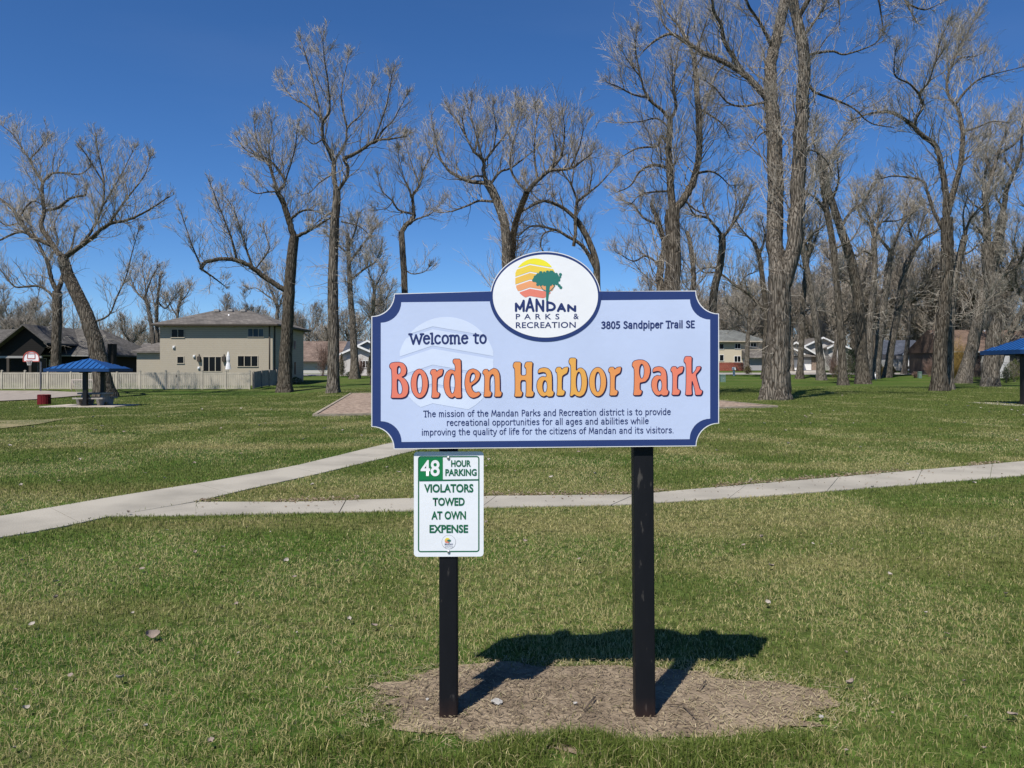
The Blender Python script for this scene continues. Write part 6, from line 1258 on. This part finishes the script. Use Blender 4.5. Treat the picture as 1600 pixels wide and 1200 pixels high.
 dict(label='broad double trunk at the far right with one stem leaning out of the photo', seed=27, dens=.62, tmin=.85, fuzz=.35, limbs=['1547,604 1549,570 1552,530 1554,484 1549,445 1544,413 1543,380|22|15', '1543,382 1543,350 1540,310 1550,275 1560,240 1572,205|12|2', '1556,590 1562,565 1572,535 1590,500 1615,460 1650,420|14|9', '1552,450 1560,438 1577,422 1594,408 1602,388 1612,360|9|5', '1612,360 1610,320 1620,280|5|2', '1544,380 1530,360 1520,350|4|1.5', '1594,408 1585,380 1590,350|4|1.5', '1560,240 1585,225 1605,200 1630,185|5|1.5', '1550,275 1540,240 1548,205 1545,180|5|1.5']),
 dict(label='small bare tree in front of the cream house beside the red fence', D=132, seed=28, dens=1.0, tmin=.4, fuzz=.3, limbs=['1167,574 1168,540 1170,505 1172,484 1168,462 1165,445|7.5|3', '1170,500 1150,485 1135,472|3|1', '1171,490 1185,470 1195,455|3|1', '1172,515 1160,508 1145,512|2.5|1']),
 dict(label='bare tree behind the right end of the tan house', D=112, seed=29, dens=.9, tmin=.4, limbs=['431,560 432,500 434,485 430,470 424,455|7|4', '430,470 412,458 400,450 388,452|3|1', '434,488 441,465 447,440 452,420|4|1.2', '426,460 418,440 415,425|3|1']),
]
SUBSET = globals().get('TREE_LIMIT', 999)
for T_ in TREES[:SUBSET]:
    if parse(T_['limbs'][0])[0][0][0] > 1000: T_['dens'] = T_.get('dens', 1) * 1.4; T_['fuzz'] = T_.get('fuzz', 0) * 1.2; T_['shoot'] = 1.1
    make_tree(**T_)

# generic bare trees of the wood beyond: a few grown, the rest copies turned and resized
def generic(seed, H, label, group, D0=150.0, tm=None):
    rg = np.random.default_rng(seed); s = D0 / F; cx = 800; base = HOR + (CAMZ - float(gz(0, D0))) / D0 * F; hp = H / s
    w = .55 / s; lx = rg.uniform(-.05, .05) * hp
    lim = ['%f,%f %f,%f %f,%f|%f|%f' % (cx, base, cx + lx, base - hp * .28, cx + lx * 1.4, base - hp * .5, w, w * .62)]
    for k in range(7):
        t = rg.uniform(.5, 1.0); x0, y0 = cx + lx * 1.2 * t, base - hp * (.28 + .22 * t); d = (1 if k % 2 else -1) * rg.uniform(.06, .26) * hp; up = rg.uniform(.22, .48) * hp
        lim.append('%f,%f %f,%f %f,%f %f,%f|%f|%f' % (x0, y0, x0 + d * .5, y0 - up * .3, x0 + d * .8, y0 - up * .65, x0 + d * .9, y0 - up, w * .5, w * .1))
    return make_tree(label, lim, seed, D=D0, dens=.8, tmin=.55, fuzz=.25, twig=1.0, tm=tm or twig_far, group=group, shoot=1.0, name='bare_tree', l3=3.0)
GROUP = 'bare trees of the wood beyond the houses'
LAB = 'bare grey-brown tree of the dense wood standing beyond the houses'
protos = [generic(100 + i, h_, LAB, GROUP) for i, h_ in enumerate((17, 14, 19, 15, 12))]
spots = []
rg = np.random.default_rng(55)
for k in range(62):      # right half, behind and between the houses
    d = rg.uniform(166, 245); px = rg.uniform(1095, 1660)
    spots.append((px, d, rg.uniform(.9, 1.3)))
for k in range(16): spots.append((rg.uniform(1235, 1640), rg.uniform(163, 185), rg.uniform(1.15, 1.5)))
for px_, d_, s_ in ((1238, 131, 1.2), (1300, 124, 1.3), (1336, 130, 1.35), (1372, 128, 1.45), (1412, 121, 1.25), (1455, 126, 1.4), (1490, 130, 1.35), (1524, 118, 1.2), (1572, 122, 1.4), (1612, 110, 1.3)): spots.append((px_, d_, s_))
for k in range(7): spots.append((rg.uniform(960, 1200), rg.uniform(164, 180), rg.uniform(1.0, 1.3)))
for k in range(26): spots.append((rg.uniform(940, 1110), rg.uniform(150, 260), rg.uniform(.7, 1.0)))
for k in range(26): spots.append((rg.uniform(-40, 560), rg.uniform(170, 270), rg.uniform(.55, .85)))
for px, d, sc in ((12, 150, .95), (40, 160, .8), (30, 118, .75), (62, 140, .8), (385, 150, .85), (360, 165, .9), (402, 142, .85), (505, 150, .75), (478, 160, .8), (548, 150, .95), (600, 140, .9), (615, 165, .85), (650, 160, .7), (690, 200, .75), (740, 190, .7), (850, 190, .8), (900, 170, .8), (965, 150, .9), (670, 175, .9), (720, 165, .85), (765, 180, 1.0), (800, 170, .8), (830, 200, 1.0), (875, 180, .9), (925, 165, .95), (640, 190, 1.0), (780, 210, 1.1)): spots.append((px, d, sc))
for k, (px, d, sc) in enumerate(spots):
    x = XX(px, d)
    src = protos[k % 5]
    o = src if k < 5 else copy_tree(src)
    o.location = (x, d, float(gz(x, d)) - .05); o.rotation_euler = (0, 0, rg.uniform(0, 6.28)); f = sc * rg.uniform(.93, 1.07); o.scale = (f * rg.uniform(.9, 1.15), f * rg.uniform(.9, 1.15), f)
# the far wood that closes the view: one mass of brushy stems
def brush(name, n, xr, yr, H, m, r, tone=.5, seed=9):
    rg = np.random.default_rng(seed); X = rg.uniform(*xr, n); Y = rg.uniform(*yr, n); Z = gz(X, Y); h = H * rg.uniform(.55, 1.15, n) * (.7 + .6 * vnoise(X * .045 + 8, Y * .03, 12))
    u = np.linspace(0, 1, 6); ln = rg.normal(0, .16, (n, 2)) * h[:, None]
    P = np.stack([X[:, None] + ln[:, :1] * u ** 1.4, Y[:, None] + ln[:, 1:] * u ** 1.4, Z[:, None] - .2 + h[:, None] * u], -1); R = (r * (.5 + h / H))[:, None] * (1 - .8 * u)
    A, AR = grow(rg, P, R, np.full(n, 9), .25, lambda i, t, q: h[i] * (.36 - .2 * t), 5, .5, .75, .35, .15, r * .32, .5)
    la = np.linalg.norm(A[:, -1] - A[:, 0], axis=1); B_, BR = grow(rg, A, AR, np.full(len(A), 4), .2, lambda i, t, q: la[i] * .5, 3, .6, .6, .3, .1, r * .25, .6)
    VV, QQ, TT, o = [], [], [], 0
    for a, b, k in ((P, R, 4), (A, AR, 3), (B_, BR, 3)):
        V, Q = tubes(a, b, k); VV.append(V); QQ.append(Q + o); o += len(V); TT.append(np.repeat(np.clip(rg.normal(tone, .25, len(a)), 0, 1), a.shape[1] * k))
    return fast_mesh(name, np.concatenate(VV), np.concatenate(QQ), attr={'tone': np.concatenate(TT)})
tag(link('far_wood', brush('far_wood', 2300, (-330, 330), (262, 330), 17, twig_far, .16), twig_far), kind='stuff')

# ------------------------------------------------------------------ shrubs
leaf_g = {}
def shrub(label, px, py, w, h, D=None, kind='twig', m=None, n=900, seed=1, name='shrub', group=None):
    """w, h in photograph pixels; kind 'twig' = bare stems, 'leaf' = leafy"""
    rg = np.random.default_rng(seed)
    if D is None: D = G(px, py).y
    s = D / F; x, z = XX(px, D), float(gz(XX(px, D), D)); rw, hh = w * s / 2, h * s
    t = thing(name, label, 'shrub', (x, D, z), group); off = np.array([x, D, z]); k = 26 if kind == 'twig' else 14
    B = np.zeros((k, 5, 3)); u = np.linspace(0, 1, 5); a = rg.uniform(0, 6.28, k); sp = np.sqrt(rg.random(k)) * rw * .8
    hgt = hh * rg.uniform(.65, 1.0, k) * np.sqrt(np.maximum(.15, 1 - (sp / rw) ** 2 * .75)); 
    B[:, :, 0] = (np.cos(a) * sp)[:, None] * (.15 + .85 * u); B[:, :, 1] = (np.sin(a) * sp)[:, None] * (.15 + .85 * u); B[:, :, 2] = hgt[:, None] * u - .05
    R = np.full((k, 5), max(.012, .012 * s * 10)) * (1 - .6 * u)
    A, AR = grow(rg, B, R, np.full(k, 10), .15, lambda i, t_, r: hgt[i] * .34, 4, .6, .7, .3, .1, .010 * max(1, s * 9), .7)
    la = np.linalg.norm(A[:, -1] - A[:, 0], axis=1)
    C3, CR = grow(rg, A, AR, np.full(len(A), 4), .1, lambda i, t_, r: la[i] * .55, 3, .6, .7, .25, .1, .009 * max(1, s * 9), .8)
    VV, QQ, TT, o = [], [], [], 0
    for p, r, kk in ((B, R, 4), (A, AR, 3), (C3, CR, 3)):
        V, Q = tubes(p, r, kk); VV.append(V); QQ.append(Q + o); o += len(V); TT.append(np.repeat(np.clip(rg.normal(.5, .25, len(p)), 0, 1), p.shape[1] * kk))
    link('stems', fast_mesh('stems', np.concatenate(VV), np.concatenate(QQ), attr={'tone': np.concatenate(TT)}), (m if kind == 'twig' else twig_far), t)
    if kind != 'twig':
        th = rg.uniform(0, 6.28, n); v = rg.random(n) ** .8; prof = (np.sin(np.pi * np.clip(v * .93 + .07, 0, 1)) ** .55) if kind == 'leaf' else (1 - v) ** .6 * .95 + .08
        rr_ = rw * prof * rg.uniform(.35, 1.05, n) * (.75 + .5 * vnoise(th * 2.2, v * 6, seed + 3)); c = np.stack([np.cos(th) * rr_, np.sin(th) * rr_, .04 * hh + v * hh * (.86 + .25 * vnoise(th * 1.5, v * 3, seed))], -1)
        S = rg.uniform(.55, 1.25, n) * max(.10, s * 1.25); a1 = unit(rg.normal(size=(n, 3))); a2 = unit(np.cross(a1, rg.normal(size=(n, 3))))
        V = np.stack([c - a1 * S[:, None] * .6, c + a2 * S[:, None] * .35, c + a1 * S[:, None] * .6, c - a2 * S[:, None] * .35], 1).reshape(-1, 3)
        link('foliage', fast_mesh('foliage', V, np.arange(4 * n).reshape(-1, 4), attr={'dry': np.repeat((rg.random(n) < .12) * .6, 4), 'tone': np.repeat(rg.random(n), 4)}), m, t)
    return t
ev = grass_mat('evergreen_leaf', (0.022, 0.045, 0.016), (0.060, 0.100, 0.032), (0.10, 0.085, 0.04), (0.18, 0.14, 0.06)); ygr = grass_mat('spring_leaf', (0.060, 0.085, 0.018), (0.14, 0.16, 0.045), (0.13, 0.11, 0.04), (0.22, 0.18, 0.08)); olive = grass_mat('olive_leaf', (0.075, 0.070, 0.030), (0.15, 0.125, 0.055), (0.13, 0.10, 0.05), (0.2, 0.15, 0.08))
SH = [('tall dark green evergreen shrub between two trunks right of the garage house', 1329, 590, 24, 45, 108, 'leaf', ev, 2600), ('bare reddish brown shrub in front of the garage house side gable', 1302, 589, 30, 36, 110, 'twig', twig_red, 0), ('small dark round shrub beside the tall evergreen one', 1310, 590, 16, 20, 106, 'leaf', olive, 900),
 ('round olive bush in front of the grey garage wing beside the mailbox', 1168.5, 584.5, 12.5, 12, None, 'leaf', olive, 900), ('golden brown bushy shrub glowing in the sun before the maroon house', 1500, 588, 36, 62, 104, 'twig', twig_gold, 0), ('second golden shrub low against the maroon house wall', 1492, 588, 22, 30, 102, 'twig', twig_gold, 0),
 ('bare red shrub to the left of the S-topped trunk in front of the parked car', 1452, 590, 26, 26, 112, 'twig', twig_red, 0), ('low red-brown shrub at the foot of the drive beside the utility pedestal', 1430, 590, 18, 10, 108, 'twig', twig_red, 0), ('dark red shrub between the two leaning trunks by the maroon house', 1527, 592, 40, 30, 100, 'twig', twig_red, 0),
 ('round yellowish bush at the foot of the dark leaning trunk', 1394.5, 584, 11, 13, 118, 'leaf', olive, 800), ('bright green leafy shrub behind the right-hand shelter post', 1585, 588, 30, 32, 96, 'leaf', ygr, 2200), ('low green shrub left of the bright one by the shelter', 1572, 588, 16, 22, 92, 'leaf', ev, 1000),
 ('brown hedge-like shrub between trunks in the middle of the grove', 1378, 590, 14, 20, 112, 'twig', twig_gold, 0), ('dark green bush in the shade at the foot of the tan house side wall', 462, 598, 24, 11, 92, 'leaf', ev, 800), ('tall brown cypress-like shrub at the left corner of the white gabled house', 534, 584, 11, 33, 116, 'cone', olive, 1500), ('brown upright shrub at the front of the white gabled house beside the board', 577, 584, 8, 30, 114, 'cone', olive, 1200),
 ('small leafless red sapling on the lawn of the low cream house', 504, 587, 26, 50, 118, 'twig', twig_red, 0), ('low dark shrub in the border of the white gabled house', 545, 584, 12, 8, 114, 'leaf', ev, 500), ('pinkish bare shrub beside the porch of the white gabled house', 563, 584, 16, 28, 114, 'twig', twig_red, 0), ('pinkish bare shrub by the fence under the basketball board', 44, 582, 22, 14, 86, 'twig', twig_red, 0)]
for i, (lab, px, py, w, h, D, kd, m, n) in enumerate(SH): shrub(lab, px, py, w, h, D, kd, m, max(n, 10), seed=300 + i)

# ------------------------------------------------------------------ dry leaves on the lawn
leaf_m = mat('dry_leaf', (0.30, 0.245, 0.205), (0.17, 0.13, 0.105), rough=.8, scale=30, bump=.3)
leaf_p = mat('pale_leaf', (0.40, 0.36, 0.31), (0.28, 0.245, 0.205), rough=.8, scale=30, bump=.3)
def leaf_mesh(seed, curl):
    rg = np.random.default_rng(seed); nu, nv = 7, 5; V = []
    for i in range(nu):
        u = i / (nu - 1); wd = .42 * math.sin(math.pi * min(1, u * .9 + .06)) ** .7
        for j in range(nv):
            v = (j / (nv - 1) - .5) * 2; V.append((u - .5, v * wd + .03 * math.sin(9 * u), curl * (v * v * .30 + (u - .5) ** 2 * .7) + .03 * rg.random() + .02))
    Q = [(i * nv + j, (i + 1) * nv + j, (i + 1) * nv + j + 1, i * nv + j + 1) for i in range(nu - 1) for j in range(nv - 1)]
    return fast_mesh('dry_leaf', V, Q, smooth=True)
LM = [leaf_mesh(i, c) for i, c in enumerate((.5, .9, .25, 1.2))]
for m_ in LM: m_.materials.append(leaf_m)
LP = [leaf_mesh(10 + i, c) for i, c in enumerate((.6, 1.0))]
for m_ in LP: m_.materials.append(leaf_p)
def leaf(px, py, size, me, label, group=None, lift=.035, tilt=.35):
    g = G(px, py); o = bpy.data.objects.new('dry_leaf', me); C.objects.link(o)
    o.location = (g.x, g.y, g.z + lift); o.scale = (size,) * 3; o.rotation_euler = (random.uniform(-tilt, tilt), random.uniform(-tilt, tilt), random.uniform(0, 6.28)); return tag(o, label, 'leaf', group)
o = leaf(238, 1003, .075, LM[1], 'largest curled grey-brown leaf on the grass left of the posts', lift=.03)
o.rotation_euler = (.5, .1, .4)
GL1 = 'curled dry leaf lying on the near lawn around the sign'; gr1 = 'dry leaves on the near lawn'
for i, (px, py) in enumerate(((348, 861), (305, 870), (222, 896), (447, 884), (460, 909), (370, 953), (87, 917), (88, 943), (35, 883), (187, 1071), (110, 1066), (528, 884), (50, 985), (330, 1172), (592, 905), (1200, 951), (1162, 858), (1205, 892), (1270, 856), (1190, 846), (1582, 1130), (1390, 905), (1480, 1000), (1330, 1080), (1440, 840), (820, 852), (905, 880), (546, 977), (585, 987), (760, 822), (140, 816), (200, 806), (1015, 830), (40, 1120))):
    leaf(px, py, random.uniform(.028, .05), LM[i % 4] if i % 3 else LP[i % 2], GL1, gr1)
for k in range(46):
    px, py = random.uniform(0, 1600), random.uniform(800, 1190)
    if 560 < px < 1310 and py > 1000: continue
    g = G(px, py)
    if in_poly(np.array([g.x]), np.array([g.y]), poly1)[0] or in_poly(np.array([g.x]), np.array([g.y]), poly2)[0]: continue
    leaf(px, py, random.uniform(.012, .024), (LM + LP)[k % 6], GL1, gr1, lift=.025)
GL2 = 'tiny pale dry leaf on the lawn beyond the path'; gr2 = 'pale leaves on the lawn beyond the path'
rg = np.random.default_rng(77); cnt = 0
while cnt < 90:
    px, py = rg.uniform(0, 1600), rg.uniform(632, 770) if cnt % 3 else rg.uniform(618, 680)
    g = G(px, py); 
    if 575 < px < 1130 and py < 702: continue
    if bool(in_poly(np.array([g.x]), np.array([g.y]), poly1)[0] or in_poly(np.array([g.x]), np.array([g.y]), poly2)[0] or in_poly(np.array([g.x]), np.array([g.y]), PAD)[0]): continue
    leaf(px, py, rg.uniform(.05, .085) * (g.y / 22) ** .4, LP[cnt % 2] if cnt % 4 else LM[0], GL2, gr2, lift=.05); cnt += 1
# bits lying on the bare soil
stone_m = mat('pale_stone', (.42, .40, .37), (.27, .255, .23), rough=.8, scale=20, bump=.4)
def lump(name, lab, cat, px, py, r, m, sq=(1, .7, .5), group=None):
    bm = bmesh.new(); bmesh.ops.create_icosphere(bm, subdivisions=2, radius=1)
    for v in bm.verts: v.co = Vector((v.co.x * sq[0], v.co.y * sq[1], v.co.z * sq[2])) * r * (1 + random.uniform(-.22, .22))
    me = bpy.data.meshes.new(name); bm.to_mesh(me); bm.free(); g = G(px, py); o = link(name, me, m, None, (g.x, g.y, .018 + r * .2)); o.rotation_euler = (0, 0, random.uniform(0, 3)); return tag(o, lab, cat, group)
lump('stone', 'flat pale stone on the bare soil between the two sign posts', 'stone', 776, 1104, .030, stone_m, (1, .8, .33))
lump('stone', 'small white pebble on the bare soil nearest the middle of the sign', 'stone', 899, 1105, .011, stone_m)
lump('stone', 'small grey stone at the right edge of the bare soil', 'stone', 1283, 1127, .014, stone_m)
lump('stone', 'tiny pebble on the bare soil left of the left post', 'stone', 668, 1099, .010, stone_m)
def stick(lab, pts, r):
    mb = MB(); P = [G(*p) for p in pts]; mb.tube([(p.x, p.y, .028 + .006 * (i % 2)) for i, p in enumerate(P)], r, 6); o = mb.build('twig', twig_stick, loc=(P[0].x, P[0].y, 0)); return tag(o, lab, 'twig')
twig_stick = mat('stick_bark', (.10, .075, .055), rough=.9, scale=20)
stick('short dark twig on the bare soil between the posts', [(912, 1119), (921, 1110), (930, 1098)], .004)
stick('thin curved twig on the bare soil right of the right post', [(1046, 1110), (1066, 1112), (1078, 1122), (1086, 1131)], .003)
stick('straight thin twig on the bare soil behind the right post', [(1093, 1085), (1103, 1074)], .003)
